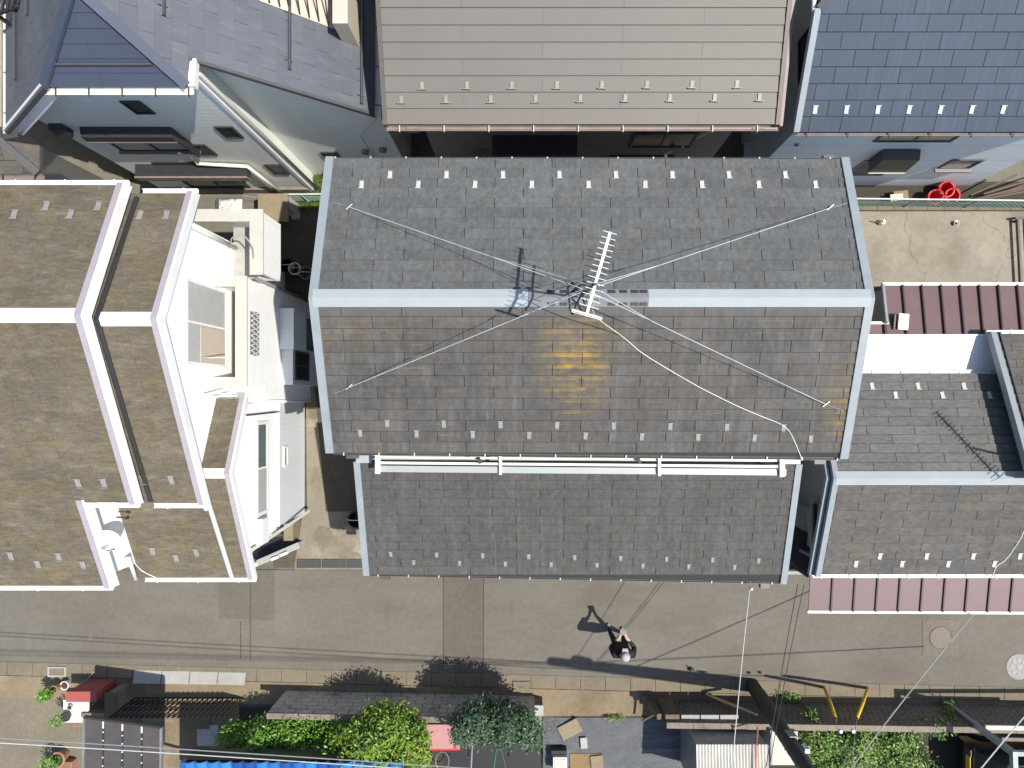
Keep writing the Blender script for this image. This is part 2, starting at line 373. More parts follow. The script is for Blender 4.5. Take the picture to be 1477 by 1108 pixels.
M['timber'] = plain('old_timber', (.14, .1, .07), .85, var=.25, dirt=(.05, .035, .03), dirt_amt=.6)
M['beige'] = plain('beige_board', (.5, .44, .36), .7, var=.04)
M['plate_yellow'] = plain('plate_yellow', (.6, .4, .03), .4)
M['moss_strip'] = plain('mossy', (.1, .09, .04), .9)

# ------------------------------------------------------------------ tiled roofs: each shingle its own piece
def frame(pl):
    a, b, c = pl; n = V((-b, -c, 1)).normalized(); u = V((0, 0, 1)).cross(n).normalized(); v = n.cross(u)
    return u, v, n
def clip(poly, ax, val, keep_greater):
    out = []
    for i in range(len(poly)):
        p, q = poly[i], poly[(i + 1) % len(poly)]
        ip = (p[ax] >= val) == keep_greater; iq = (q[ax] >= val) == keep_greater
        if ip: out.append(p)
        if ip != iq:
            s = (val - p[ax]) / (q[ax] - p[ax]); out.append((p[0] + s * (q[0] - p[0]), p[1] + s * (q[1] - p[1])))
    return out
BUDGET = {}
def tiled(parent, poly, pl, w_, e, mat, under, name='shingle', rname='roof', t=.018, gap=.01, rgap=.012, u0=0., thick=.07, jit=.0018, v0=None, skip=None):
    """roof slab + separate shingles; poly are world points lying on plane pl"""
    u, v, n = frame(pl); O = V(poly[0])
    slab = MB().prism(poly, -n * thick).build(rname, under, parent)
    uv = [((V(p) - O).dot(u), (V(p) - O).dot(v)) for p in poly]
    us = [p[0] for p in uv]; vs_ = [p[1] for p in uv]
    vb = min(vs_) if v0 is None else v0
    Rm = Matrix((u, v, n)).transposed().to_4x4()
    full = None; ovf = MB(); key = parent.name; BUDGET.setdefault(key, 290)
    def tmesh(pu):   # pu in tile-local coords (0..w, 0..e)
        k = len(pu)
        top = [(p[0], p[1], .003 + t * (1 - .85 * p[1] / e)) for p in pu]; bot = [(p[0], p[1], .001) for p in pu]
        fs = [tuple(range(k))] + [(i, k + i, k + (i + 1) % k, (i + 1) % k) for i in range(k)]
        return top + bot, fs
    rows = int((max(vs_) - vb) / e) + 1
    for r in range(rows):
        va = vb + r * e; off = (u0 + (w_ * .5 if r % 2 else 0.)) % w_
        k0 = math.floor((min(us) - off) / w_); k1 = math.ceil((max(us) - off) / w_)
        for k in range(k0, k1 + 1):
            ua = off + k * w_
            pc = clip(clip(clip(clip(uv, 0, ua + gap / 2, True), 0, ua + w_ - gap / 2, False), 1, va, True), 1, va + e - rgap, False)
            if len(pc) < 3: continue
            ar = abs(sum(pc[i][0] * pc[(i + 1) % len(pc)][1] - pc[(i + 1) % len(pc)][0] * pc[i][1] for i in range(len(pc)))) / 2
            if ar < .0025: continue
            isfull = abs(ar - (w_ - gap) * (e - rgap)) < 1e-5
            loc = O + u * ua + v * va + n * random.uniform(0, jit)
            Mw = Matrix.Translation(loc) @ Rm
            if BUDGET[key] <= 0:
                vv, ff = tmesh([(p[0] - ua, p[1] - va) for p in pc]); ovf.add([Mw @ V(q) for q in vv], ff); continue
            BUDGET[key] -= 1
            if isfull and full is not None:
                o = bpy.data.objects.new(name, full)
            else:
                vv, ff = tmesh([(p[0] - ua, p[1] - va) for p in pc])
                me = bpy.data.meshes.new(name); me.from_pydata(vv, [], ff); me.materials.append(mat)
                me.validate(); me.update()
                # make the top face up
                if isfull: full = me
                o = bpy.data.objects.new(name, me)
            C.objects.link(o); o.parent = slab
            o.matrix_basis = Matrix.Translation(-wpos(slab)) @ Mw
    if ovf.v:
        ovf.build(name + '_field', mat, slab, kind='stuff')
    return slab
GM = {}
def guards(parent, slab, pts, pl, mat, flip=1, sc=1.0, dark=None):
    """snow guards: bent metal tabs hooked under the shingles"""
    u, v, n = frame(pl); Rm = Matrix((u, v, n)).transposed().to_4x4()
    key = mat.name + str(sc)
    for px, py in pts:
        p = R(px, py, pl, .023); Mw = Matrix.Translation(p) @ Rm
        if key not in GM:
            mb = MB()
            mb.box(-.036 * sc, .036 * sc, -.05 * sc, .07 * sc, 0, .004)
            mb.box(-.036 * sc, .036 * sc, -.056 * sc, -.05 * sc, 0, .026 * sc)
            mb.box(-.05 * sc, .05 * sc, .072 * sc, .084 * sc, 0, .012)
            if 'tan' in mat.name: mb = MB().box(-.03, .03, -.05, .06, 0, .006).box(-.07, .07, -.062, -.05, 0, .045)
            me = bpy.data.meshes.new('snow_guard'); me.from_pydata(mb.v, [], mb.f); me.materials.append(mat); GM[key] = me
        o = bpy.data.objects.new('snow_guard', GM[key]); C.objects.link(o); o.parent = slab
        o.matrix_basis = Matrix.Translation(-wpos(slab)) @ Mw @ Matrix.Rotation(random.uniform(-.06, .06), 4, 'Z')
def rake(parent, pts, mat, w_=.1, h_=.12, side=0.0, name='barge_board', rise=.02):
    mb = MB()
    for p, q in zip(pts[:-1], pts[1:]):
        p, q = V(p) + V((side, 0, rise + .02)), V(q) + V((side, 0, rise + .02)); d = q - p
        x = V((d.y, -d.x, 0)).normalized() * (w_ / 2); k = V((0, 0, h_))
        mb.hexa([p - x - k, p + x - k, q + x - k, q - x - k, p - x, p + x, q + x, q - x])
    return mb.build(name, mat, parent)
def ridge_cap(parent, p, q, plN, plS, half, mat, lift=.03, name='ridge_cap', across='y'):
    p, q = V(p), V(q); mb = MB()
    for pl, s in ((plN, 1), (plS, -1)):
        d = V((0, s, 0)) if across == 'y' else V((s, 0, 0))
        dz = (pl[2] if across == 'y' else pl[1]) * s
        e = (d + V((0, 0, dz))).normalized() * half
        up = V((0, 0, lift))
        mb.hexa([p, q, q + e, p + e, p + up, q + up, q + e + up * .8, p + e + up * .8])
    return mb.build(name, mat, parent)
def gutter(parent, p, q, mat, bmat=None, r=.055, step=.58, name='gutter', below=.06, brk=True, out=(0, 0, 0)):
    """half round gutter trough with brackets, hung just below an eave"""
    p, q = V(p) + V((0, 0, -below)) + V(out), V(q) + V((0, 0, -below)) + V(out); d = (q - p).normalized(); x = d.cross(V((0, 0, 1))).normalized()
    mb = MB(); n = 7; b = 0; ring = []
    for rr in (r, r * .82):
        for e in (p, q):
            for j in range(n):
                a = math.pi + math.pi * j / (n - 1); mb.v.append(tuple(e + x * (math.cos(a) * rr) + V((0, 0, math.sin(a) * rr))))
    for k in range(2):
        for j in range(n - 1):
            a = k * 2 * n + j; mb.f.append((a, a + 1, a + n + 1, a + n)); mb.m.append(0)
    for e in range(2):
        for j in range(n - 1):
            a = e * n + j; mb.f.append((a, a + 1, a + 1 + 2 * n, a + 2 * n)); mb.m.append(0)
    for j in (0, n - 1): mb.f.append((j, j + n, j + 3 * n, j + 2 * n)); mb.m.append(0)
    g = mb.build(name, mat, parent)
    if brk:
        L_ = (q - p).length; k = int(L_ / step); src = None
        for i in range(k + 1):
            c = p + d * (step * (i + .3))
            if (c - p).length > L_: break
            if src is None:
                src = MB().bar(c - x * r * 1.15, c + x * r * 1.15, .02, .012).bar(c + x * r * 1.1 + V((0, 0, 0)), c + x * r * 1.1 + V((0, 0, -.04)), .02, .012, up=d).build('gutter_bracket', bmat or mat, g)
                src_c = c
            else:
                inst(src, g, Matrix.Translation(wpos(g)) @ Matrix.Translation(c - src_c))
    return g
def window(parent, axis, k, a0, a1, z0, z1, sgn, glass='glass', fr='frame_dark', mull=1, label=None, fw=.045, proud=.03, name='window'):
    """window on a wall plane: glass part, frame and mullion sub-parts. axis 'x': wall at x=k, a along y"""
    def bx(mb, b0, b1, y0, y1, d0, d1):
        lo, hi = sorted((k + sgn * d0, k + sgn * d1))
        if axis == 'x': mb.box(lo, hi, b0, b1, y0, y1)
        else: mb.box(b0, b1, lo, hi, y0, y1)
        return mb
    g = bx(MB(), a0 + fw, a1 - fw, z0 + fw, z1 - fw, -.02, .012).build(name, M[glass], parent, label)
    mb = MB(); bx(mb, a0, a1, z0, z0 + fw, -.02, proud); bx(mb, a0, a1, z1 - fw, z1, -.02, proud); bx(mb, a0, a0 + fw, z0 + fw, z1 - fw, -.02, proud); bx(mb, a1 - fw, a1, z0 + fw, z1 - fw, -.02, proud)
    mb.build('frame', M[fr], g)
    for i in range(mull):
        c = a0 + (a1 - a0) * (i + 1) / (mull + 1)
        bx(MB(), c - .02, c + .02, z0 + fw, z1 - fw, -.01, proud - .006).build('mullion', M[fr], g)
    return g
def poly_px(pts, z): return [W(x, y, z) for x, y in pts]
def pipe(parent, path, r, mat, name='downpipe', n=8): return MB().tube(path, r, n).build(name, mat, parent, smooth=True)

# ------------------------------------------------------------------ ground, street
def gsheet(name, pts, z, mat, kind='structure', px=True):
    P = [W(x, y, z) for x, y in pts] if px else [V((x, y, z)) for x, y in pts]
    return MB().sheet(P).build(name, mat, kind=kind)
gsheet('ground', [(-70, -70), (70, -70), (70, 70), (-70, 70)], -.03, M['conc'], px=False)
gsheet('road', [(-900, 820), (2400, 826), (2400, 1025), (-900, 936)], 0, M['road'])
gsheet('road_patch', [(640, 822), (697, 822), (697, 960), (639, 958)], .004, M['road_patch'])
gsheet('road_patch', [(316, 822), (396, 822), (396, 895), (315, 892)], .004, M['road_patch2'])
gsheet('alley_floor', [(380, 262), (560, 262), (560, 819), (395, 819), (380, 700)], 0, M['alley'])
gsheet('alley_lit_patch', [(437, 738), (560, 738), (560, 822), (424, 822)], .004, M['alley_lit'])  # pale sheet painting the sunlit mouth of the alley
gsheet('alley_lit_strip', [(441, 545), (452, 545), (470, 738), (443, 738)], .004, M['alley_lit'])  # pale sheet painting the narrow sunlit strip at the wall foot
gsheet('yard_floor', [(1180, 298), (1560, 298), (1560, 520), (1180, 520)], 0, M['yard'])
gsheet('yard_verge', [(1180, 262), (1560, 262), (1560, 297), (1180, 297)], -.01, M['soil'])
gsheet('gap_floor', [(1120, 640), (1215, 640), (1215, 820), (1120, 820)], -.005, M['conc'])
gsheet('pavement', [(-300, 985), (132, 985), (132, 1300), (-300, 1300)], -.005, M['pebble'])
gsheet('driveway', [(205, 990), (345, 994), (345, 1250), (205, 1250)], -.008, M['drive'])
gsheet('driveway', [(772, 1003), (945, 1007), (945, 1050), (772, 1048)], -.008, M['drive'])
gsheet('garden_soil', [(345, 1020), (1900, 1040), (1900, 1400), (345, 1400)], -.02, M['soil'])
# expansion joint cuts in the road (thin dark seams with depth)
for x0, y0, x1, y1 in ((361, 826, 361, 952), (347, 896, 347, 950), (697.5, 822, 697.5, 964), (639.5, 822, 639.5, 962)):
    a, b = W(x0, y0, .0055), W(x1, y1, .0055)
    MB().bar(a, b, .014, .004).build('road_seam', M['soil'], kind='structure')

# kerb gutter: a row of precast blocks
def ky(x): return 953 + (993 - 953) * (x + 60) / 1590.
kerb = thing('kerb_gutter', 'row of pale concrete gutter blocks along the street edge', 'kerb', W(740, 985, 0))
x = -60.; i = 0
while x < 1540:
    L_ = 35.9
    a, b = x + .35, x + L_ - .35
    P = [W(a, ky(a) + 18.5, .0), W(b, ky(b) + 18.5, .0), W(b, ky(b), .0), W(a, ky(a), .0)]
    dz = random.uniform(0, .003)
    T = [p + V((0, 0, .012 + dz)) for p in P]; T[0].z += .02; T[1].z += .02
    MB().hexa([p - V((0, 0, .08)) for p in P] + T).build('gutter_block', M['gutter'], kerb)
    x += L_; i += 1
# strip of footing behind the kerb
gsheet('verge', [(-300, ky(-300) + 20), (1800, ky(1800) + 20), (1800, ky(1800) + 52), (-300, ky(-300) + 52)], .01, M['drive'])
# light metal ramp plates at the gateway
for k in range(4):
    x0 = 194 + k * 40.5; x1 = x0 + 39
    P = [W(x0, 984 + k * .6, .03), W(x1, 984.6 + k * .6, .03), W(x1, 967.6 + k * .9, .03), W(x0, 967 + k * .9, .03)]
    P[0].z = P[1].z = .11
    MB().hexa([p - V((0, 0, .025)) for p in P] + P).build('kerb_ramp', M['slab'], label=['pale grey kerb ramp plate at left end by the red pillar', 'second pale kerb ramp plate from the red pillar', 'third pale kerb ramp plate from the red pillar', 'pale kerb ramp plate nearest the long block wall'][k], cat='ramp', group='kerb ramp plates at the gateway')
# drain grating
t = thing('drain_grating', 'dark steel drain grating across the alley mouth', 'drain', W(478, 812, 0))
for k in range(3):
    a = 428 + k * 36.5
    MB().box(W(a, 0).x, W(a + 35.5, 0).x, W(0, 819).y, W(0, 806).y, -.02, .006).build('drain_tray', M['dark_metal'], t)
    mb = MB()
    for j in range(16):
        xx = W(a + 2 + j * 2.1, 0).x; mb.box(xx, xx + .018, W(0, 818).y, W(0, 807).y, .0065, .014)
    for j in range(3):
        yy = W(0, 808 + j * 4).y; mb.box(W(a + 1, 0).x, W(a + 35, 0).x, yy - .006, yy + .006, .015, .018)
    mb.build('grate', M['gut'], t)
# manholes
def disc(name, px, py, r, mat, label, z=.006, pat=True, n=28):
    c = W(px, py, z); t = thing(name, label, 'manhole', c)
    MB().lathe(c, [(r, -.02), (r, .004), (r * .9, .004)], n).build('rim', mat, t)
    MB().lathe(c, [(r * .86, -.02), (r * .86, .003)], n).build('cover', mat, t)
    if pat:
        mb = MB()
        for k in range(8):
            a = k * math.pi / 4; q = c + V((math.cos(a), math.sin(a), 0)) * r * .55
            mb.lathe(q + V((0, 0, .003)), [(r * .19, 0), (r * .19, .007), (r * .1, .007)], 8)
        mb.lathe(c + V((0, 0, .003)), [(r * .25, 0), (r * .25, .007)], 10)
        mb.build('relief', M['guard_dull'], t)
    return t
disc('manhole', 1470, 962, .31, M['manhole'], 'pale round manhole cover with raised pattern at street right edge')
disc('manhole', 466, 772, .22, M['gutter'], 'worn round cover in the alley concrete', pat=False)
disc('manhole', 131, 920, .07, M['manhole_dark'], 'tiny round valve cover in the street at left', pat=False)
c = W(1357, 920, 0); t = thing('inspection_chamber', 'square concrete slab with round iron lid in the street', 'manhole', c)
MB().box(c.x - .44, c.x + .44, c.y - .44, c.y + .44, -.05, .007).build('slab', M['insp'], t)
mb = MB()
for a0, a1 in ((0, .12), (.12, .95)):
    pts = [c + V((math.cos(2 * math.pi * k / 30) * .27, math.sin(2 * math.pi * k / 30) * .27, .010)) for k in range(int(30 * a0), int(30 * a1) + 1)]
    mb.tube(pts, .012, 5)
mb.build('lid_ring', M['gutter'], t)
MB().lathe(c + V((0, 0, .001)), [(.255, 0), (.255, .009)], 26).build('lid', M['manhole_dark'], t)
c = W(752, 989, 0); t = thing('water_meter_box', 'small square meter lid set in the gutter by the bush shadow', 'cover', c)
MB().box(c.x - .2, c.x + .2, c.y - .12, c.y + .12, 0, .066).build('lid', M['gutter'], t)
MB().box(c.x - .06, c.x + .06, c.y - .02, c.y + .0, .066, .075).build('handle', M['brown_dark'], t)
c = W(84, 968, 0); t = thing('meter_lid', 'pale square lid in the kerb near the potted plant', 'cover', c)
MB().box(c.x - .22, c.x + .22, c.y - .12, c.y + .12, 0, .058).build('lid', M['slab'], t)
MB().box(c.x - .18, c.x + .18, c.y - .085, c.y + .085, .058, .064).build('inset', M['gutter'], t)

# ------------------------------------------------------------------ MAIN HOUSE
RZ, EZ = 6.43, 5.6
ry = 1.48; s1 = (RZ - EZ) / 2.385
PN = (RZ + s1 * ry, 0., -s1); PS = (RZ - s1 * ry, 0., s1)
main = thing('slate_house', 'middle house with grey slate gable roof, pale ridge and roof aerial', 'house', (.95, .1, 0))
XL, XR = -3.2, 5.06
nb = [R(480, 229.5, PN), R(1216, 230.5, PN)]
polyN = [PZ(PN, XL, nb[0].y), PZ(PN, XR, nb[1].y), PZ(PN, XR, ry), PZ(PN, XL, ry)]
sb = [R(475, 652, PS), R(1211, 660, PS)]
polyS = [PZ(PS, XL, sb[0].y), PZ(PS, XR, sb[1].y), PZ(PS, XR, ry), PZ(PS, XL, ry)]
# front (ground floor) lean-to roof
F1 = (3.0 - .342 * -3.61, 0., .342)
fb = [R(531, 828, F1), R(1128, 840, F1)]
polyF = [PZ(F1, -3.2, fb[0].y), PZ(F1, 5.01, fb[1].y), PZ(F1, 5.01, -1.27), PZ(F1, -3.2, -1.22)]
sN = tiled(main, polyN, PN, .915, .187, M['roof_n'], M['under'], u0=.1, v0=0)
sS = tiled(main, polyS, PS, .915, .187, M['roof_s'], M['under'], u0=.35, v0=0)
sF = tiled(main, polyF, F1, .915, .187, M['roof_l1'], M['under'], u0=.2, v0=0)
guards(main, sN, [(563 + 81.3 * k, 253) for k in range(8)] + [(522 + 81.7 * k, 267) for k in range(9)], PN, M['guard'], sc=.92)
guards(main, sS, [(559 + 81.5 * k, 611 + k * .9) for k in range(8)] + [(520 + 81.1 * k, 625 + k * 1.0) for k in range(9)], PS, M['guard_dull'], sc=.88)
guards(main, sF, [(564 + 66.2 * k, 799 + k * 1.2) for k in range(9)] + [(597 + 66.0 * k, 811 + k * 1.0) for k in range(8)], F1, M['guard_dull'], sc=.8)
rl = V((XL - .05, ry, RZ)); rr = V((XR + .05, ry, RZ))
for a, b, m_, nm in ((XL - .06, -.02, 'cap', 'ridge_cap'), (-.02, 1.78, 'vent', 'ridge_vent'), (1.78, XR + .06, 'cap', 'ridge_cap')):
    ridge_cap(main, V((a + .002, ry, RZ + .012)), V((b - .002, ry, RZ + .012)), PN, PS, .142, M[m_], name=nm, lift=.04 if m_ == 'cap' else .046)
for k, px in enumerate((795, 810, 825, 840)): pass
for s, pl in ((1, PN), (-1, PS)):
    for px in (795, 813, 830, 882, 899, 915, 928):
        X = (px - CX) * 10.67 / F
        p = PZ(pl, X, ry + s * .075); u, v, n = frame(pl)
        c = p + n * .062
        MB().bar(c - V((.055, 0, 0)), c + V((.055, 0, 0)), .05, .008, up=n).build('vent_slot', M['dark_metal'], main)
rake(main, [polyN[0] + V((-.03, .03, .0)), rl + V((.0, 0, 0)), polyS[0] + V((-.03, -.02, 0))], M['trim'], .13, .15)
rake(main, [polyN[1] + V((.03, .03, 0)), rr, polyS[1] + V((.03, -.02, 0))], M['trim'], .13, .15)
rake(main, [polyF[3] + V((-.03, 0, 0)), polyF[0] + V((-.03, -.03, 0))], M['trim'], .12, .14)
rake(main, [polyF[2] + V((.03, 0, 0)), polyF[1] + V((.03, -.03, 0))], M['trim'], .12, .14)
MB().box(-3.24, -2.95, -1.24, -1.1, 3.62, 3.86).build('flashing', M['cap'], main)
MB().box(4.7, 5.05, -1.26, -1.1, 3.62, 3.86).build('flashing', M['cap'], main)
gutter(main, polyN[1] + V((0, .015, 0)), polyN[0] + V((0, .015, 0)), M['gut'], M['guard'], r=.036, step=.575)
gutter(main, polyS[0] + V((0, -.015, 0)), polyS[1] + V((0, -.015, 0)), M['gut'], M['guard'], r=.036, step=.575)
gutter(main, polyF[0] + V((0, -.015, 0)), polyF[1] + V((0, -.015, 0)), M['gut'], M['guard'], r=.036, step=.605)
for px, py, z in ((1195, 229, 5.45), (508, 657, 5.45), (1182, 665, 5.45), (555, 832, 2.85), (1103, 845, 2.85)):
    p = W(px, py, z); MB().box(p.x - .09, p.x + .09, p.y - .05, p.y + .05, z - .1, z + .03).build('gutter_outlet', M['gut'], main)
    pipe(main, [p + V((0, 0, -.1)), V((p.x, p.y + (-.35 if py < 300 else .4), z - .4)), V((p.x, p.y + (-.35 if py < 300 else .4), .05 if z < 4 else 3.6))], .03, M['gut'])
# walls
MB().prism([(-2.95, -.6, 0), (-2.95, 3.5, 0), (-2.95, 3.5, 5.58), (-2.95, ry, 6.3), (-2.95, -.6, 5.58)], (7.76, 0, 0)).build('upper_wall', M['wall_main'], main)
MB().prism([(-2.95, -3.2, 0), (-2.95, -.603, 0), (-2.95, -.603, 3.9), (-2.95, -3.2, 3.0)], (7.72, 0, 0)).build('front_wall', M['wall_main'], main)
window(main, 'y', -.6, -1.6, .2, 4.25, 5.2, -1, fr='white'); window(main, 'y', -.6, 1.6, 3.4, 4.25, 5.2, -1, fr='white')
window(main, 'y', -3.2, -1.8, .2, .6, 2.2, -1, fr='white'); window(main, 'y', -3.2, 3.2, 4.1, .1, 2.1, -1, fr='frame_dark', mull=0, name='door')
# white window-front railing along the upper storey
rail = MB().bar(W(540, 676, 4.15), W(1133, 681, 4.15), .115, .08).build('railing', M['cap'], main)
MB().bar(W(543, 667.5, 4.2), W(1130, 673, 4.2), .045, .045).build('rail', M['pvc'], rail)
MB().bar(W(543, 659.5, 4.2), W(1130, 664.5, 4.2), .035, .035).build('rail', M['pvc'], rail)
for px in (545, 722, 951, 1128):
    q = 0 if px in (545, 1128) else 1
    MB().bar(W(px, 655 + (px - 540) * .008, 4.27), W(px, 683 + (px - 540) * .008, 4.23), .09 if not q else .05, .05).build('rail_bracket', M['white'], rail)
for px in (690, 920):
    MB().bar(W(px, 661, 4.3), W(px + 3, 668, 4.27), .06, .06).build('rail_clip', M['dark_metal'], rail)
for px in (722, 951): pipe(rail, [W(px, 658, 4.2), V((W(px, 658, 4.2).x, -.61, 4.2))], .02, M['white'], 'stay')

# ---- roof aerial with guys
mb_ = V((.75, ry, RZ + .04))
aer = thing('tv_aerial', 'white yagi aerial on a guyed mast over the middle house ridge', 'aerial', mb_)
mt = V((.80, 1.36, 8.42))
MB().tube([mb_ + V((0, 0, .1)), mt + V((0, 0, .1))], .017, 8).build('mast', M['dark_metal'], aer)
for sx, sy in ((-1, 1), (1, 1), (-1, -1), (1, -1)):
    foot = V((.75 + sx * .1, ry + sy * .24, RZ - .235 * s1 * 1 + .03))
    MB().tube([foot, foot + V((-sx * .03, -sy * .1, .22)), mb_ + V((0, 0, .38))], .015, 6).build('stand_leg', M['dark_metal'], aer)
b0, b1 = V((.985, 2.01, 8.42)), V((.69, .98, 8.42)); bd = (b0 - b1).normalized(); bx_ = V((bd.y, -bd.x, 0))
boom = MB().bar(b1, b0, .035, .03).build('boom', M['alu'], aer)
for k in range(14):
    p = b0 - bd * (.01 + .072 * k); L_ = .085 + .003 * k
    MB().tube([p - bx_ * L_ + V((0, 0, .012)), p + bx_ * L_ + V((0, 0, .012))], .0055, 5).build('element', M['alu'], boom)
p = b1 + bd * .02
for dz in (.07, -.07, .0):
    MB().bar(p - bx_ * .19 + V((0, 0, dz)), p + bx_ * .19 + V((0, 0, dz)), .022 if dz else .035, .022).build('reflector_bar', M['alu'], boom)
for s in (-1, 1): MB().bar(p + bx_ * .1 * s + V((0, 0, -.09)), p + bx_ * .1 * s + V((0, 0, .09)), .016, .016, up=(1, 0, 0)).build('reflector_stay', M['alu'], boom)
MB().box(mt.x - .04, mt.x + .04, mt.y - .05, mt.y + .05, 8.36, 8.4).build('clamp', M['dark_metal'], aer)
# second, dark low aerial on the same mast
c = mb_ + V((.04, -.04, 1.45))
b2 = MB().bar(c + bd * .38, c - bd * .35, .025, .025).build('boom', M['dark_metal'], aer, label='small dark boom lower on the mast')
for k in range(6):
    q = c + bd * (.36 - .13 * k); MB().tube([q - bx_ * .15, q + bx_ * .15], .006, 5).build('element', M['dark_metal'], b2)
ringL, ringU = mb_ + V((.02, -.03, .95)), mb_ + V((.035, -.06, 1.55))
for (ax, ay, pl, fx) in ((505, 302, PN, .62), (1196, 303, PN, .72), (505, 557, PS, .7), (1190, 582, PS, .75)):
    A = R(ax, ay, pl, .06); Mid = A.lerp(ringL, fx) + V((0, 0, .02))
    MB().tube([A, Mid, ringL], .0046, 5).build('guy_wire', M['wire'], aer)
    MB().tube([Mid, ringU], .004, 5).build('guy_wire', M['wire'], aer)
    B = R(ax + (-22 if ax < 800 else 25), ay + (-9 if ay < 400 else 10), pl, .02)
    MB().tube([A, B], .005, 5).build('guy_tail', M['wire_grey'], aer)
    MB().bar(A - V((.05, .03, .02)), A + V((.05, .05, .0)), .012, .012).build('guy_anchor', M['alu'], aer)
for z in (ringL, ringU): MB().lathe(z - V((0, 0, .01)), [(.04, 0), (.04, .02)], 10).build('guy_ring', M['dark_metal'], aer)
pts = [mt + V((0, -.1, -.05)), V((.88, 1.12, 7.4)), R(890, 478, PS, .12), R(905, 491, PS, .04), R(925, 508, PS, .03), R(960, 530, PS, .025), R(1003, 555, PS, .022), R(1030, 569, PS, .022), R(1065, 586, PS, .022), R(1098, 600, PS, .022), R(1125, 611, PS, .024), R(1138, 622, PS, .022), R(1147, 640, PS, .022), R(1155, 660, PS, .02), R(1156, 664, PS, -.05)]
def smooth_path(p, n=5):
    out = []
    for i in range(len(p) - 1):
        a = p[max(i - 1, 0)]; b, c2 = p[i], p[i + 1]; d = p[min(i + 2, len(p) - 1)]
        for k in range(n):
            s = k / n; out.append(.5 * ((2 * b) + (c2 - a) * s + (2 * a - 5 * b + 4 * c2 - d) * s * s + (3 * b - a - 3 * c2 + d) * s ** 3))
    return out + [p[-1]]
MB().tube(smooth_path(pts, 4), .0068, 5).build('coaxial_cable', M['cable_white'], aer, smooth=True)

# ------------------------------------------------------------------ TAUPE HOUSE (north)
tan = thing('taupe_roof_house', 'house behind with large taupe metal roof and two rows of snow guards', 'house', (.9, 8, 0))
PT = (5.1 - .319 * 4.594, 0., .319)
polyT = [PZ(PT, -2.41, 4.6), PZ(PT, 4.15, 4.6), PZ(PT, 4.15, 8.4), PZ(PT, -2.41, 8.4)]
sT = tiled(tan, polyT, PT, 2.62, .252, M['roof_tan'], M['under_tan'], name='roof_panel', u0=.0, v0=0, t=.016, gap=.003, rgap=.012)
PT2 = (PT[0] + 2 * .319 * 8.4, 0, -.319)
tiled(tan, [PZ(PT2, -2.41, 8.404), PZ(PT2, 4.15, 8.404), PZ(PT2, 4.15, 11.6), PZ(PT2, -2.41, 11.6)], PT2, 2.62, .252, M['roof_tan'], M['under_tan'], name='roof_panel', v0=-3.37)
guards(tan, sT, [(609 + 64.8 * k, 124 - k * .3) for k in range(8)] + [(579 + 64.5 * k, 144 - k * .4) for k in range(9)], PT, M['guard_tan'], sc=1.1)
for k in range(17):
    pass
rake(tan, [polyT[3] + V((-.03, 0, 0)), polyT[0] + V((-.03, -.02, 0))], M['under_tan'], .07, .12)
rake(tan, [polyT[2] + V((.03, 0, 0)), polyT[1] + V((.03, -.02, 0))], M['brown_dark'], .07, .12)
rake(tan, [polyT[2] + V((.11, 0, -.06)), polyT[1] + V((.11, -.02, -.06))], M['gut_brown'], .05, .1)
gutter(tan, polyT[0] + V((-.03, -.04, 0)), polyT[1] + V((.08, -.04, 0)), M['gut_brown'], M['guard'], r=.05, step=.76)
for px in (596, 1092):
    p = W(px, 185, 4.95); MB().box(p.x - .1, p.x + .1, p.y - .05, p.y + .05, 4.85, 5.02).build('gutter_outlet', M['gut_brown'], tan)
MB().prism([(-2.0, 5.1, 0), (-2.0, 11.2, 0), (-2.0, 11.2, 5.2), (-2.0, 8.4, 6.2), (-2.0, 5.1, 5.15)], (5.9, 0, 0)).build('wall', M['wall_tan'], tan)
def yw(px0, py0, px1, py1, y0):
    a, b = wallY(px0, py0, y0), wallY(px1, py1, y0); return a, b
a, b = yw(710, 195, 830, 211, 5.1)
MB().box(a.x, b.x, 4.75, 5.1, a.z - .25, a.z).build('awning', M['frame_dark'], tan)
window(tan, 'y', 5.1, a.x + .1, b.x - .1, 1.4, 2.5, -1)
a = wallY(880, 220, 5.1); b = wallY(975, 220, 5.1)
MB().box(a.x, b.x, 4.7, 5.1, 2.0, 2.12).build('porch_roof', M['brown_dark'], tan)
a = wallY(915, 192, 5.1); b = wallY(1000, 205, 5.1)
window(tan, 'y', 5.1, a.x, b.x, 2.6, 3.4, -1)
a = wallY(690, 210, 5.1)
MB().box(a.x - .1, a.x + .1, 5.0, 5.1, 2.3, 2.5).build('vent_hood', M['gut_brown'], tan)
a = wallY(755, 210, 5.1)
MB().lathe(a + V((0, -.01, 0)), [(.06, 0), (.05, .08), (.0, .09)], 10, ax=(0, -1, 0)).build('vent_cap', M['dark_metal'], tan)
c = V((4.7, 5.2, 1.6)); t = thing('gas_meter_cabinet', 'grey wall cabinet in the dark gap right of the taupe house', 'cabinet', c)
MB().box(4.5, 4.72, 5.0, 5.35, 1.3, 2.2).build('cabinet', M['vent'], t); MB().box(4.49, 4.5, 5.02, 5.33, 1.35, 2.15).build('cabinet_door', M['gut'], t)
MB().tube([(4.6, 5.1, 0), (4.6, 5.1, 1.3)], .03, 6).build('riser_pipe', M['vent'], t)

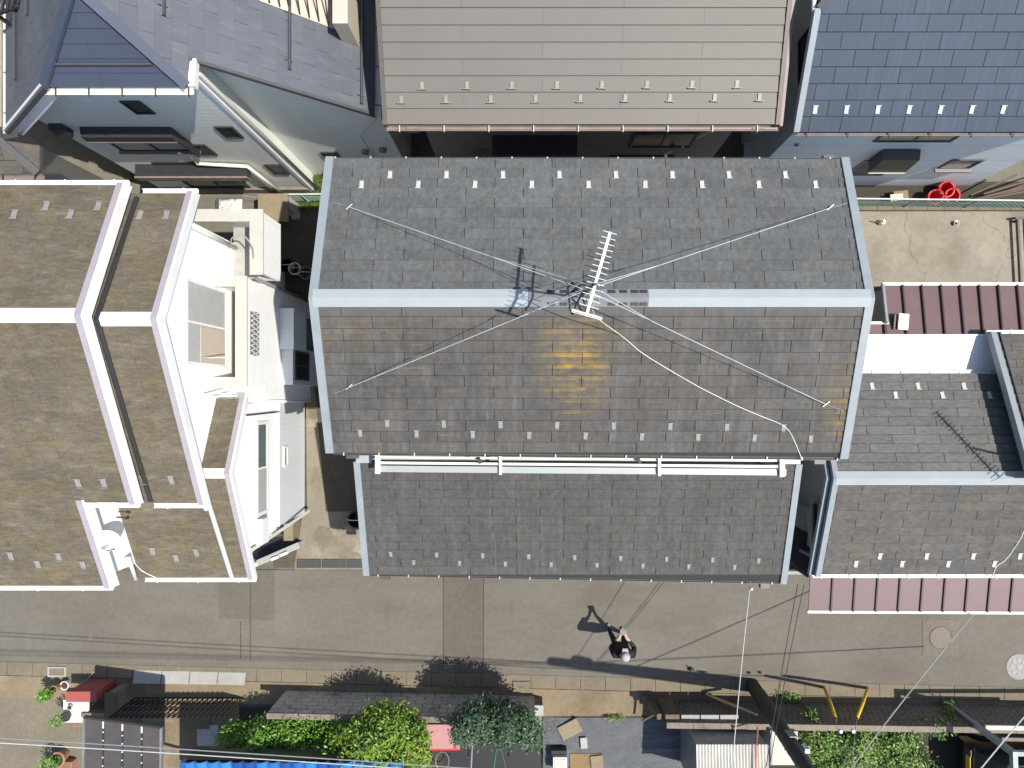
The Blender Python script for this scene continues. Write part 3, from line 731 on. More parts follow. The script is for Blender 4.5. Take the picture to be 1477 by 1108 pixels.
# ------------------------------------------------------------------ BLUE HOUSE (north-east)
blu = thing('blue_slate_house', 'light blue house with dark blue slate roof at top right', 'house', (7.5, 8, 0))
PB = (5.1 - .57 * 4.477, 0., .57)
xl = 4.52
apx = R(1184, 14, PB)
polyB = [PZ(PB, xl, 4.477), PZ(PB, 10.8, 4.477), PZ(PB, 10.8, 7.6), PZ(PB, xl + 1.2, 7.6), PZ(PB, xl, apx.y)]
sB = tiled(blu, polyB, PB, .527, .251, M['roof_blue'], M['under'], u0=.18, v0=0, t=.014, gap=.009)
guards(blu, sB, [(1175 + 45.1 * k, 159) for k in range(8)], PB, M['guard'], sc=.95)
rake(blu, [polyB[4] + V((-.02, 0, 0)), polyB[0] + V((-.02, -.02, 0))], M['trim'], .1, .14)
rake(blu, [polyB[3], polyB[4]], M['gut'], .12, .08)
PBw = (PB[0] + .57 * apx.y, .57, 0)
MB().prism([polyB[4], polyB[3], V((xl + 1.2, 9, polyB[3].z)), V((xl, 9, polyB[4].z))], (0, 0, -.08)).build('side_roof', M['roof_blue'], blu)
pipe(blu, [polyB[4] + V((-.05, .0, -.05)), polyB[4] + V((-.05, 1.4, -.05))], .04, M['white'], 'side_gutter')
gutter(blu, polyB[0] + V((-.02, .0, 0)), polyB[1] + V((0, .0, 0)), M['gut_brown'], M['brown_dark'], r=.05, step=.7)
MB().prism([(5.09, 5.08, 0), (10.6, 5.08, 0), (10.6, 5.08, 5.2), (5.09, 5.08, 5.2)], (0, 4.2, 0)).build('wall', M['wall_blue'], blu)
MB().prism([(5.087, 5.08, 5.2), (5.087, 9.28, 5.2), (5.087, 9.28, 6.6), (5.087, 7.4, 6.7)], (.1, 0, 0)).build('gable_wall', M['wall_blue'], blu)
a, b = yw(1272, 193, 1378, 203, 5.08)
window(blu, 'y', 5.08, wallY(1270, 195, 5.08).x, wallY(1385, 195, 5.08).x, 2.98, 3.75, -1, 'glass_grey', 'frame_dark')
a = wallY(1263, 237, 5.08)   # lower box window with dark hood
w1 = window(blu, 'y', 5.08, 7.2, 8.05, .85, 1.86, -1, 'glass_grey', 'vent', 0, label='window under a dark metal hood')
MB().hexa([(7.25, 4.78, 1.9), (8.02, 4.78, 1.9), (8.02, 5.06, 1.9), (7.25, 5.06, 1.9), (7.25, 4.86, 2.5), (8.02, 4.86, 2.5), (8.02, 5.06, 2.55), (7.25, 5.06, 2.55)]).build('hood', M['frame_dark'], w1)
MB().bar((7.24, 4.775, 1.91), (8.03, 4.775, 1.91), .012, .03).build('hood_edge', M['pvc'], w1)
a = wallY(1388, 242, 5.08)
w2 = window(blu, 'y', 5.08, 9.05, 9.75, 1.35, 1.9, -1, 'glass_grey', 'frame_dark', 0)
MB().box(9.0, 9.8, 4.98, 5.06, 1.29, 1.345).build('sill', M['gut_brown'], w2)
a = wallY(1149, 208, 5.08); MB().lathe(a, [(.05, 0), (.04, .04), (.0, .05)], 10, ax=(0, -1, 0)).build('vent_cap', M['vent'], blu)
window(blu, 'x', 5.09, 5.9, 6.7, 3.7, 4.6, -1)

# ------------------------------------------------------------------ UPPER LEFT HOUSE (half hip)
ul = thing('half_hip_house', 'tall pale house with steep blue-grey half hipped roof at top left', 'house', (-6, 7, 0))
PR = (1.85, -.91, 0.); PLf = (13.088, .91, 0.); PH = (1.685, 0., 1.04)
rx = -6.175
polyR = [V((-2.78, 5.055)), V((-2.78, 10)), V((rx, 10)), V((rx, 5.57)), V((-5.11, 4.63)), V((-5.076, 5.055))]
polyR = [PZ(PR, p.x, p.y) for p in polyR]
polyL = [PZ(PLf, x_, y_) for x_, y_ in ((-8.98, 4.54), (-7.24, 4.63), (rx, 5.57), (rx, 10), (-8.98, 10))]
polyH = [PZ(PH, -7.24, 4.63), PZ(PH, -5.11, 4.63), PZ(PH, rx, 5.57)]
sR = tiled(ul, polyR, PR, .6, .225, M['roof_ul'], M['under_tan'], u0=.2, gap=.006, rgap=.004, t=.01)
sL = tiled(ul, polyL, PLf, .6, .225, M['roof_ul'], M['under_tan'], u0=.2, gap=.005, rgap=.004, t=.01)
sH = tiled(ul, polyH, PH, 2.4, .205, M['roof_hip'], M['under'], u0=.9, gap=.004, rgap=.006, v0=0)
def capbar(parent, p, q, mat, w_=.16, h_=.05, lift=.03, name='hip_cap'): return MB().bar(V(p) + V((0, 0, lift)), V(q) + V((0, 0, lift)), w_, h_).build(name, mat, parent)
capbar(ul, polyH[1], polyH[2], M['roof_hip'], .15); capbar(ul, polyH[0], polyH[2], M['roof_hip'], .15)
capbar(ul, V((rx, 5.57, polyH[2].z)), V((rx, 10, polyH[2].z)), M['roof_hip'], .22, name='ridge_cap')
gutter(ul, polyH[0] + V((-.03, -.05, .0)), polyH[1] + V((.05, -.05, .0)), M['pvc'], M['brown_dark'], r=.05, step=.5)
MB().bar(PZ(PH, -6.9, 4.83) + V((0, 0, .05)), PZ(PH, -5.5, 4.83) + V((0, 0, .05)), .025, .06).build('snow_rail', M['gut'], ul)
for (x_, y0, y1) in ((-3.95, 5.35, 8.5), (-2.98, 5.15, 7.0), (-5.35, 5.55, 8.5), (-4.7, 7.2, 9.5)):
    MB().bar(PZ(PR, x_, y0) + V((.03, 0, .05)), PZ(PR, x_, y1) + V((.03, 0, .05)), .03, .05).build('snow_rail', M['gut'], ul)
    for k in range(4):
        yy = y0 + .15 + (y1 - y0) * k / 4; MB().bar(PZ(PR, x_ - .05, yy) + V((0, 0, .03)), PZ(PR, x_ + .05, yy) + V((0, 0, .03)), .015, .03).build('snow_rail_clip', M['gut'], ul)
for x_, y0, y1 in ((-8.45, 5.2, 8.6), (-7.9, 6.0, 8.6)):
    MB().bar(PZ(PLf, x_, y0) + V((0, 0, .05)), PZ(PLf, x_, y1) + V((0, 0, .05)), .03, .05).build('snow_rail', M['gut'], ul)
gutter(ul, polyR[0] + V((.05, -.02, 0)), V((-2.73, 10, polyR[0].z)), M['pvc'], M['gut_brown'], r=.05, step=.7)
gutter(ul, V((-9.03, 10, polyL[0].z)), polyL[0] + V((-.05, 0, 0)), M['pvc'], M['gut_brown'], r=.05, step=.7)
rake(ul, [polyR[5] + V((0, -.01, 0)), polyR[0] + V((0, -.01, 0))], M['gut'], .05, .12)
rake(ul, [polyL[1] + V((0, -.01, 0)), polyL[0] + V((0, -.01, 0))], M['gut'], .05, .1)
MB().bar(polyL[1] + V((.0, .06, -.16)), polyL[0] + V((0, .06, -.16)), .05, .3).build('barge_board', M['white'], ul, label='white barge board on the left verge')
MB().bar(polyR[5] + V((.03, -.0, -.05)), polyH[1] + V((.06, 0, -.05)), .1, .12).build('return_gutter', M['pvc'], ul)
# walls: front gable, recessed right part
MB().prism([(-8.8, 4.96, 0), (-5.21, 4.96, 0), (-5.21, 4.96, 6.44), (-7.1, 4.96, 6.44), (-8.8, 4.96, 4.95)], (0, 4.9, 0)).build('front_wall', M['wall_ul'], ul)
MB().prism([(-5.208, 5.34, 0), (-2.85, 5.34, 0), (-2.85, 5.34, 4.32), (-5.208, 5.34, 6.42)], (0, 4.5, 0)).build('side_wall', M['wall_ul'], ul)
MB().box(-7.2, -5.25, 4.75, 4.958, 6.36, 6.42).build('soffit', M['white'], ul)
MB().box(-5.23, -5.17, 4.93, 4.99, 0.1, 6.35).build('corner_trim', M['white'], ul)
pipe(ul, [(-5.1, 4.9, 6.3), (-5.12, 5.0, 6.1), (-5.12, 5.0, .05)], .042, M['pvc'])
# downpipe with horizontal offset above the porch
a = wallY(283, 228, 4.92); a2 = wallY(284, 236, 4.9); b = wallY(356, 240, 4.88); c = wallY(412, 284, 4.88)
pipe(ul, [a + V((0, .02, .25)), a2, b, wallY(412, 283, 4.84)], .04, M['pvc'])
def gw(px0, py0, px1, py1, y0, **k):
    a, b = wallY(px0, py0, y0), wallY(px1, py1, y0)
    return window(ul, 'y', y0, a.x, b.x, min(a.z, b.z), max(a.z, b.z), -1, **k)
for (x0, y0, x1, y1) in ((172, 145, 220, 163), (308, 182, 348, 198), (270, 208, 306, 223), (380, 237, 412, 251)):
    a = wallY(x0, y0, 4.96); b = wallY(x1, y1, 4.96); wd = max(.34, b.x - a.x)
    window(ul, 'y', 4.96, a.x, a.x + wd, b.z, a.z, -1, mull=0, fw=.035)
a = wallY(462, 219, 5.34); b = wallY(486, 230, 5.34); window(ul, 'y', 5.34, a.x, a.x + .36, b.z, a.z, -1, mull=0, fw=.035)
for px, py in ((527, 217), (552, 214)):
    a = wallY(px, py, 5.34); MB().lathe(a, [(.09, 0), (.08, .08), (.0, .1)], 12, ax=(0, -1, 0)).build('vent_cap', M['vent'], ul)
# box window with dark hood
wb = window(ul, 'y', 4.96, -8.2, -6.68, 2.84, 3.77, -1, 'glass_pale', 'frame_dark', 1, label='box window under a dark shutter hood')
MB().hexa([(-8.28, 4.76, 3.78), (-6.6, 4.76, 3.78), (-6.6, 4.958, 3.78), (-8.28, 4.958, 3.78), (-8.28, 4.78, 4.0), (-6.6, 4.78, 4.0), (-6.6, 4.958, 4.05), (-8.28, 4.958, 4.05)]).build('hood', M['frame_dark'], wb)
MB().bar((-8.28, 4.755, 3.79), (-6.6, 4.755, 3.79), .012, .03).build('hood_edge', M['gut_brown'], wb)
MB().box(-6.655, -6.61, 4.8, 4.957, 2.86, 3.777).build('hood_side', M['frame_dark'], wb)
MB().box(-8.25, -6.62, 4.88, 4.957, 2.79, 2.838).build('sill', M['gut_brown'], wb)
MB().box(-8.1, -7.5, 4.935, 4.945, 2.9, 3.6).build('curtain', M['beige'], wb)
a = wallY(86, 182, 4.96)
MB().hexa([(a.x - .13, 4.8, a.z - .18), (a.x + .13, 4.8, a.z - .18), (a.x + .13, 4.96, a.z - .2), (a.x - .13, 4.96, a.z - .2), (a.x - .13, 4.86, a.z + .08), (a.x + .13, 4.86, a.z + .08), (a.x + .13, 4.96, a.z + .14), (a.x - .13, 4.96, a.z + .14)]).build('vent_hood', M['frame_dark'], ul)
# porch roof, brown
a = wallY(197, 243, 4.6); 
pr = MB().box(-8.42, -6.04, 4.70, 4.958, 1.9, 1.955).build('porch_roof', M['frame_dark'], ul)
MB().box(-8.43, -6.03, 4.66, 4.698, 1.74, 1.96).build('porch_fascia', M['gut_brown'], pr)
MB().box(-6.07, -6.035, 4.702, 4.957, 1.74, 1.898).build('porch_side', M['frame_dark'], pr)
window(ul, 'y', 4.96, -8.0, -6.6, .3, 2.1, -1)
MB().box(-8.75, -5.25, 4.9, 4.957, .0, .28).build('plinth', M['block_dark'], ul)
# brown roof balcony cut into the right slope
bal = MB().box(-4.4, -3.1, 6.85, 7.0, 4.0, 6.1).build('roof_balcony', M['gut_brown'], ul)
b0_ = W(497, 30, 5.3)
MB().box(-3.25, -3.0, 6.15, 6.85, 3.5, 5.4).build('balcony_post', M['beige'], bal)
MB().hexa([PZ(PR, -4.3, 6.3) + V((0, 0, .02)), PZ(PR, -3.25, 6.3) + V((0, 0, .02)), PZ(PR, -3.25, 6.9) + V((0, 0, .02)), PZ(PR, -4.3, 6.9) + V((0, 0, .02)),
           PZ(PR, -4.3, 6.3) + V((0, 0, .04)), PZ(PR, -3.25, 6.3) + V((0, 0, .04)), PZ(PR, -3.25, 6.9) + V((0, 0, .04)), PZ(PR, -4.3, 6.9) + V((0, 0, .04))]).build('balcony_floor', M['beige'], bal)
for k in range(9):
    xx = -4.3 + k * .125; MB().bar(PZ(PR, xx, 6.32) + V((0, 0, .05)), V((xx + .03, 6.85, PZ(PR, xx, 0).z + .5)), .02, .02).build('baluster', M['dark_metal'], bal)
pipe(ul, [(-2.72, 5.1, 4.2), (-3.4, 5.25, 2.8), (-3.45, 5.28, .1)], .012, M['wire'], 'service_conduit', 5)

# neighbour far left: grey hip roof and mauve seamed roof
nb_ = thing('grey_hip_house', 'low grey tiled hip roof house at far left between two taller houses', 'house', (-11, 7, 0))
PG = (4.4 - .45 * 4.05, 0., .45)
pg = [R(-60, 252, PG), R(56, 250, PG), R(0, 203, PG), R(-60, 203, PG)]
tiled(nb_, pg, PG, .6, .25, M['roof_right'], M['under'], rname='roof')
pe = [R(57, 249, PG), R(1, 202, PG), W(40, 196, 4.9), W(57, 210, 4.45)]
MB().prism(pe, (0, 0, -.08)).build('side_roof', M['roof_right'], nb_)
capbar(nb_, R(56, 250, PG), R(0, 203, PG), M['gut'], .14)
gutter(nb_, pg[0] + V((0, -.05, 0)), pg[1] + V((0.03, -.05, 0)), M['gut_brown'], M['dark_metal'])
MB().box(-14, -9.6, 4.9, 9, 0, 4.2).build('wall', M['wall_tan'], nb_)
mv = thing('mauve_seam_house', 'mauve standing seam roof at the extreme top left corner', 'house', (-12, 9, 0))
PM = (5.2, .12, .0)
pm = [R(-80, 5, PM), R(12, 5, PM), R(14, 130, PM), R(-80, 130, PM)]
rm = MB().prism(pm, (0, 0, -.1)).build('roof', M['purple'], mv)
for k in range(11):
    MB().bar(R(-78, 6 + k * 12, PM, .03), R(11.5, 12 + k * 12, PM, .03), .03, .05).build('seam', M['seam'], rm)
MB().bar(pm[1] + V((.03, 0, 0)), pm[2] + V((.03, 0, 0)), .07, .1).build('verge_trim', M['white'], mv)
cb = (pm[0] + pm[2]) / 2
MB().box(cb.x - .6, cb.x + .35, pm[3].y + .2, pm[0].y - .2, 0, 3.8).build('wall', M['wall_tan'], mv)
t = thing('balcony_rack', 'dark slatted metal rack at the top left corner above the mauve roof', 'rack', W(18, 8, 5.6))
for k in range(6): MB().bar(W(2 + k * 7, -14, 5.6), W(-6 + k * 8, 22 - k * 4, 5.6), .035, .04).build('slat', M['dark_metal'], t)
MB().bar(W(-10, 22, 5.55), W(40, 4, 5.55), .05, .05).build('slat_frame', M['dark_metal'], t)
for px_, py_ in ((-6, 21), (36, 5)): MB().bar(W(px_, py_, 5.5), V((W(px_, py_, 5.5).x, W(px_, py_, 5.5).y, 0)), .05, .05, up=(1, 0, 0)).build('post', M['dark_metal'], t)
# ------------------------------------------------------------------ LEFT WHITE HOUSE
lf = thing('white_house', 'white house with mossy brown slate roofs stepping down at left', 'house', (-8, 0, 0))
A1 = 6.7; PU = (A1 + .48 * 1.19, 0, -.48); PD = (A1 - .48 * 1.19, 0, .48)
xr1 = -6.61
pu1 = [PZ(PU, -10.6, 3.41), PZ(PU, xr1, 3.41), PZ(PU, xr1, 1.19), PZ(PU, -10.6, 1.19)]
pd1 = [PZ(PD, -10.6, -3.35), PZ(PD, -7.48, -3.35), PZ(PD, -7.48, -1.76), PZ(PD, xr1, -1.76), PZ(PD, xr1, 1.19), PZ(PD, -10.6, 1.19)]
TL = dict(gap=.005, rgap=.004, t=.008, jit=.001)
sU1 = tiled(lf, pu1, PU, .91, .182, M['roof_left'], M['under_brown'], **TL)
sD1 = tiled(lf, pd1, PD, .91, .182, M['roof_left'], M['under_brown'], u0=.3, **TL)
A2 = 6.4; PU2 = (A2 + .51 * 1.17, 0, -.51); PD2 = (A2 - .51 * 1.17, 0, .51); xr2 = -5.66
sU2 = tiled(lf, [PZ(PU2, xr1 - .1, 3.38), PZ(PU2, xr2, 3.38), PZ(PU2, xr2, 1.17), PZ(PU2, xr1 - .1, 1.17)], PU2, .91, .182, M['roof_left'], M['under_brown'], u0=.4, **TL)
sD2 = tiled(lf, [PZ(PD2, xr1 - .1, -1.83), PZ(PD2, xr2, -1.83), PZ(PD2, xr2, 1.17), PZ(PD2, xr1 - .1, 1.17)], PD2, .91, .182, M['roof_left'], M['under_brown'], u0=.6, **TL)
A3 = 4.4; y3 = -1.377; PU3 = (A3 + .5 * y3, 0, -.5); PD3 = (A3 - .5 * y3, 0, .5); xr3 = -5.41
sU3 = tiled(lf, [PZ(PU3, -6.02, -.04), PZ(PU3, xr3, -.04), PZ(PU3, xr3, y3), PZ(PU3, -6.02, y3)], PU3, .91, .182, M['roof_left'], M['under_brown'], u0=.2, **TL)
sD3 = tiled(lf, [PZ(PD3, -7.6, -3.51), PZ(PD3, xr3, -3.51), PZ(PD3, xr3, y3), PZ(PD3, -7.6, y3)], PD3, .91, .182, M['roof_left'], M['under_brown'], u0=.2, **TL)
guards(lf, sU1, [(22, 310), (103, 310), (68, 298), (143, 298)], PU, M['guard_dull'], sc=1.2)
guards(lf, sU2, [(203, 311), (241, 311)], PU2, M['guard_dull'], sc=1.2)
guards(lf, sD1, [(114, 697), (151, 697), (17, 802), (86, 803), (56, 814), (121, 815)], PD, M['guard_dull'], sc=1.2)
guards(lf, sD2, [(208, 692), (248, 692)], PD2, M['guard_dull'], sc=1.2)
guards(lf, sD3, [(221, 795), (284, 797), (255, 805)], PD3, M['guard_dull'], sc=1.2)
def verge(x_, ys, pl_list, name='barge_board', drop=.19):
    pts = ys
    # lilac cap strip + white fascia on the gable side
    MBc = MB()
    for p, q in zip(pts[:-1], pts[1:]):
        p, q = V(p), V(q); k = V((0, 0, .03)); x = V((.042, 0, 0)); u_ = V((0, 0, .05))
        MBc.hexa([p - x + u_ - k, p + x + u_ - k, q + x + u_ - k, q - x + u_ - k, p - x + u_, p + x + u_, q + x + u_, q - x + u_])
    MBc.build('verge_cap', M['lilac'], lf)
    mb = MB()
    for p, q in zip(pts[:-1], pts[1:]):
        p, q = V(p), V(q); k = V((0, 0, drop)); x0_, x1_, u_ = V((.035, 0, 0)), V((.075, 0, 0)), V((0, 0, .018))
        mb.hexa([p + x0_ - k, p + x1_ - k, q + x1_ - k, q + x0_ - k, p + x0_ + u_, p + x1_ + u_, q + x1_ + u_, q + x0_ + u_])
    mb.build(name, M['white'], lf)
verge(xr1, [PZ(PU, xr1, 3.45), V((xr1, 1.19, A1)), PZ(PD, xr1, -1.8)], None)
verge(xr2, [PZ(PU2, xr2, 3.42), V((xr2, 1.17, A2)), PZ(PD2, xr2, -1.87)], None)
verge(xr3, [PZ(PU3, xr3, 0), V((xr3, y3, A3)), PZ(PD3, xr3, -3.55)], None, drop=.13)
verge(-7.48, [PZ(PD, -7.48, -1.72), PZ(PD, -7.48, -3.4)], None, drop=.22)
ridge_cap(lf, V((-10.6, 1.19, A1 + .01)), V((xr1 + .0, 1.19, A1 + .01)), PU, PD, .12, M['white'])
ridge_cap(lf, V((xr1 + .14, 1.17, A2 + .01)), V((xr2 + .03, 1.17, A2 + .01)), PU2, PD2, .12, M['white'])
ridge_cap(lf, V((-5.93, y3, A3 + .01)), V((xr3 + .03, y3, A3 + .01)), PU3, PD3, .1, M['white'])
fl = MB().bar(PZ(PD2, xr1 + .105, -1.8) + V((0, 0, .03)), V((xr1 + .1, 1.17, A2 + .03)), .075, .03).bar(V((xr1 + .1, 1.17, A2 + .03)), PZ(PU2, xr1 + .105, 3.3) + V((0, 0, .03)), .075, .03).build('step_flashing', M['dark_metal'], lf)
WG = dict(r=.042, step=.8)
gutter(lf, V((xr1 + .1, 3.47, pu1[0].z)), V((-10.6, 3.47, pu1[0].z)), M['white'], M['white'], **WG)
gutter(lf, V((xr2 + .1, 3.44, PZ(PU2, 0, 3.38).z)), V((xr1 + .12, 3.44, PZ(PU2, 0, 3.38).z)), M['white'], M['white'], **WG)
gutter(lf, V((-10.6, -3.41, PZ(PD, 0, -3.35).z)), V((-7.42, -3.41, PZ(PD, 0, -3.35).z)), M['white'], M['white'], **WG)
gutter(lf, V((-7.4, -1.82, PZ(PD, 0, -1.76).z)), V((xr1 + .08, -1.82, PZ(PD, 0, -1.76).z)), M['white'], M['white'], **WG)
gutter(lf, V((xr1 + .1, -1.89, PZ(PD2, 0, -1.83).z)), V((xr2 + .1, -1.89, PZ(PD2, 0, -1.83).z)), M['white'], M['white'], **WG)
gutter(lf, V((-7.5, -3.57, PZ(PD3, 0, -3.51).z)), V((xr3 + .08, -3.57, PZ(PD3, 0, -3.51).z)), M['white'], M['white'], **WG)
# pipe that carries the upper gutter down across the low roof
pipe(lf, [V((xr2 + .02, -1.95, 4.72)), R(303, 722, PD3, .07), R(337, 832, PD3, .07)], .045, M['white'])
pipe(lf, [W(165, 812, 4.0), W(185, 803, 3.85), R(198, 833, PD3, .05)], .04, M['white'])
# walls
MB().prism([(-10.5, -1.6, 0), (-10.5, 3.1, 0), (-10.5, 3.1, 5.55), (-10.5, 1.19, 6.5), (-10.5, -1.6, 5.2)], (3.7, 0, 0)).build('tall_wall', M['white_wall'], lf)
MB().prism([(-6.798, -1.6, 0), (-6.798, 3.05, 0), (-6.798, 3.05, 5.3), (-6.798, 1.17, 6.2), (-6.798, -1.6, 4.85)], (.9, 0, 0)).build('upper_wall', M['white_wall'], lf)
XW2 = -5.9
MB().prism([(-10.5, -3.2, 0), (-10.5, -1.603, 0), (-10.5, -1.603, 5.15), (-10.5, -3.2, 4.45)], (2.95, 0, 0)).build('front_wall', M['white_wall'], lf)
XW3 = -5.45
MB().prism([(-7.545, -2.9, 1.8), (-7.545, -1.604, 1.8), (-7.545, -1.604, 4.2), (-7.545, -2.9, 3.57)], (XW3 + 7.545, 0, 0)).build('low_wall', M['white_wall'], lf)
MB().prism([(-5.897, -1.604, 1.8), (-5.897, -.14, 1.8), (-5.897, -.14, 3.68), (-5.897, y3, 4.3), (-5.897, -1.604, 4.2)], (XW3 + 5.897, 0, 0)).build('gable_wall', M['white_wall'], lf)
MB().box(-7.54, XW3 + .03, -2.8, -.14, 0, 1.797).build('ground_wall', M['pale_low'], lf)
MB().box(-7.54, -6.2, -3.33, -2.803, 0, 1.797).build('ground_wall', M['white_wall'], lf)
MB().box(XW3 + .031, XW3 + .05, -2.8, -.14, 1.74, 1.8).build('band', M['white'], lf)
# middle ground-floor projection with balcony over it
XB = -5.27
MB().box(-5.897, XB, -.136, 2.3, 0, 2.95).build('mid_wall', M['white_wall'], lf)
bal = MB().box(-5.33, XB, .2, 2.2, 2.953, 3.88).build('balcony', M['white_wall'], lf, label='balcony with cream coping below the sliding window')
MB().box(-5.897, -5.333, 2.08, 2.2, 2.953, 3.88).build('parapet', M['white_wall'], bal)
MB().box(-5.897, -5.333, .2, .32, 2.953, 3.88).build('parapet', M['white_wall'], bal)
MB().box(-5.47, -5.25, .16, 2.24, 3.883, 3.92).build('coping', M['cream'], bal)
MB().box(-5.895, -5.473, 2.04, 2.24, 3.883, 3.92).build('coping', M['cream'], bal)
MB().box(-5.895, -5.473, .16, .36, 3.883, 3.92).build('coping', M['cream'], bal)
MB().box(-5.895, -5.335, .325, 2.075, 2.955, 2.97).build('balcony_floor', M['tan_slab'], bal)
pipe(lf, [V((-5.4, .7, 4.35)), V((-5.85, .7, 4.35))], .012, M['alu'], 'clothes_bracket', 6)
pipe(lf, [V((-5.4, .05, 4.35)), V((-5.85, .05, 4.35))], .012, M['alu'], 'clothes_bracket', 6)
sw = window(lf, 'x', XW2, .55, 2.05, 3.3, 4.95, 1, 'glass_pale', 'white', 1, label='wide sliding window onto the balcony', fw=.06)
MB().box(XW2 + .012, XW2 + .02, .62, 1.25, 3.4, 4.4).build('curtain', M['beige'], sw)
lat = MB().box(XB - .01, XB + .012, .78, 1.62, 3.3, 3.72).build('lattice_vent', M['vent'], lf)
mb = MB()
for k in range(9):
    y0 = .78 + k * .094
    mb.bar((XB + .02, y0, 3.32), (XB + .02, y0 + .09, 3.7), .018, .012, up=(1, 0, 0)); mb.bar((XB + .02, y0 + .09, 3.32), (XB + .02, y0, 3.7), .018, .012, up=(1, 0, 0))
mb.build('lattice', M['white'], lat)
# bay with shutter box, ground floor
bay = MB().box(XB + .003, -5.02, .25, 1.82, .1, 2.05).build('bay', M['pale_low'], lf)
MB().box(XB + .003, -4.97, 1.0, 1.86, 1.3, 2.15).build('shutter_box', M['pale_low'], bay)
window(bay, 'x', -5.02, .35, .98, 1.0, 1.95, 1, 'glass', 'gut', 1)
window(bay, 'x', -5.02, 1.05, 1.75, .3, 1.25, 1, 'glass_grey', 'gut', 0)
MB().box(-5.9, -4.98, 3.4 - .04, 3.44, 2.9, 3.88).build('north_parapet', M['white_wall'], lf)
bn = MB().box(-5.05, -4.98, 2.305, 3.357, 2.9, 3.88).build('north_balcony', M['white_wall'], lf, label='smaller north balcony with grey coping')
MB().box(-5.2, -4.95, 2.26, 3.48, 3.883, 3.92).build('coping', M['cream'], bn)
MB().box(-6.4, -5.203, 3.25, 3.48, 3.883, 3.92).build('coping', M['cream'], bn)
MB().box(-5.895, -5.053, 2.305, 3.357, 2.9, 2.97).build('balcony_floor', M['slab'], bn)
MB().tube(smooth_path([V((-5.12, 2.55, 3.95)), V((-5.1, 2.75, 4.05)), V((-5.25, 2.95, 4.1)), V((-5.45, 2.9, 4.1)), V((-5.5, 2.8, 4.0))], 4), .014, 6).build('bent_pipe', M['wire_grey'], lf)
pipe(lf, [V((-5.84, 2.95, 5.25)), V((-5.84, 2.95, 2.98))], .045, M['pvc'])
pipe(lf, [V((-5.2, 2.24, 3.6)), V((-5.2, 2.24, .1))], .035, M['vent'])
pipe(lf, [V((-5.22, -.1, 2.9)), V((-5.2, -.1, .05))], .022, M['white'], 'conduit')
lw = window(lf, 'x', XW3, -2.4, -.5, 2.35, 2.98, 1, 'glass_grey', 'white', 1, label='slim white framed window in the low gable wall', fw=.07)
MB().box(XW3 + .013, XW3 + .02, -2.33, -1.47, 2.42, 2.91).build('frosted_pane', M['glass_pale'], lw)
w3 = window(lf, 'x', XW3 + .03, -1.55, -1.1, 1.25, 1.5, 1, 'vent', 'white', 0, label='small louvred vent window')
MB().box(XW3 + .002, XW3 + .14, -2.95, -2.45, 2.65, 2.98).build('ac_cover', M['white'], lf)
pipe(lf, [V((XW3 + .03, -.36, 3.5)), V((XW3 + .06, -.33, 1.85))], .016, M['dark_metal'], 'conduit')
pipe(lf, [V((XW3 + .02, .02, 3.9)), V((XW3 - .45, .0, 3.95))], .02, M['alu'], 'clothes_bracket', 6)
# porch canopy in the notch at the street corner
pc = MB().bar(W(360, 796, 3.2), W(446, 737, .3), .05, .05).build('corner_trim', M['white'], lf)
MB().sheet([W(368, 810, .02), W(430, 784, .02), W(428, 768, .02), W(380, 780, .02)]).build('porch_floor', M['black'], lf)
MB().obox(W(426, 762, 0), .22, .4, .5).build('porch_post', M['tan_slab'], lf)
t = thing('porch_wall', 'low cream edged wall before the dark entrance of the white house', 'wall', W(400, 795, 0))
MB().bar(W(372, 812, .3), W(432, 786, .3), .1, .6).build('wall', M['cream'], t)
MB().bar(W(372, 812, .63), W(432, 786, .63), .14, .05).build('coping', M['slab'], t)
for k in range(2): MB().bar(W(392 + k * 13, 807 - k * 6, .7), W(402 + k * 13, 803 - k * 6, .7), .06, .08).build('post_box', M['white'], t)
# satellite dish
c = W(152, 779, 4.7)
dish = thing('satellite_dish', 'round white satellite dish on the wall corner of the white house', 'satellite dish', c)
ax = V((.35, -.45, .75)).normalized()
MB().lathe(c, [(.02, -.06), (.12, -.045), (.2, 0), (.235, .03), (.24, .035), (.2, .012), (.1, -.03), (.02, -.045)], 24, ax=ax).build('reflector', M['white'], dish, smooth=True)
MB().tube([c - ax * .05, c - ax * .05 + V((-.1, .05, -.25))], .02, 6).build('mount', M['dark_metal'], dish)
MB().tube([c + V((.1, -.18, -.1)), c + ax * .3], .01, 6).build('feed_arm', M['dark_metal'], dish)
MB().box((c + ax * .3).x - .03, (c + ax * .3).x + .03, (c + ax * .3).y - .03, (c + ax * .3).y + .03, (c + ax * .3).z - .03, (c + ax * .3).z + .04).build('feed_horn', M['white'], dish)
pts = [R(190, 805, PD3, .02), R(205, 822, PD3, .02), R(225, 832, PD3, .02)]
MB().tube(smooth_path(pts, 4), .009, 5).build('dish_cable', M['cable_white'], dish)
lamp = thing('wall_bracket', 'small dark bracket on the white wall beside the dish', 'bracket', W(172, 747, 4.3))
MB().tube([W(168, 746, 4.4), W(183, 747, 4.4)], .014, 6).build('arm', M['dark_metal'], lamp)
MB().lathe(W(183, 747, 4.4), [(.03, -.03), (.03, .03)], 8).build('head', M['dark_metal'], lamp)

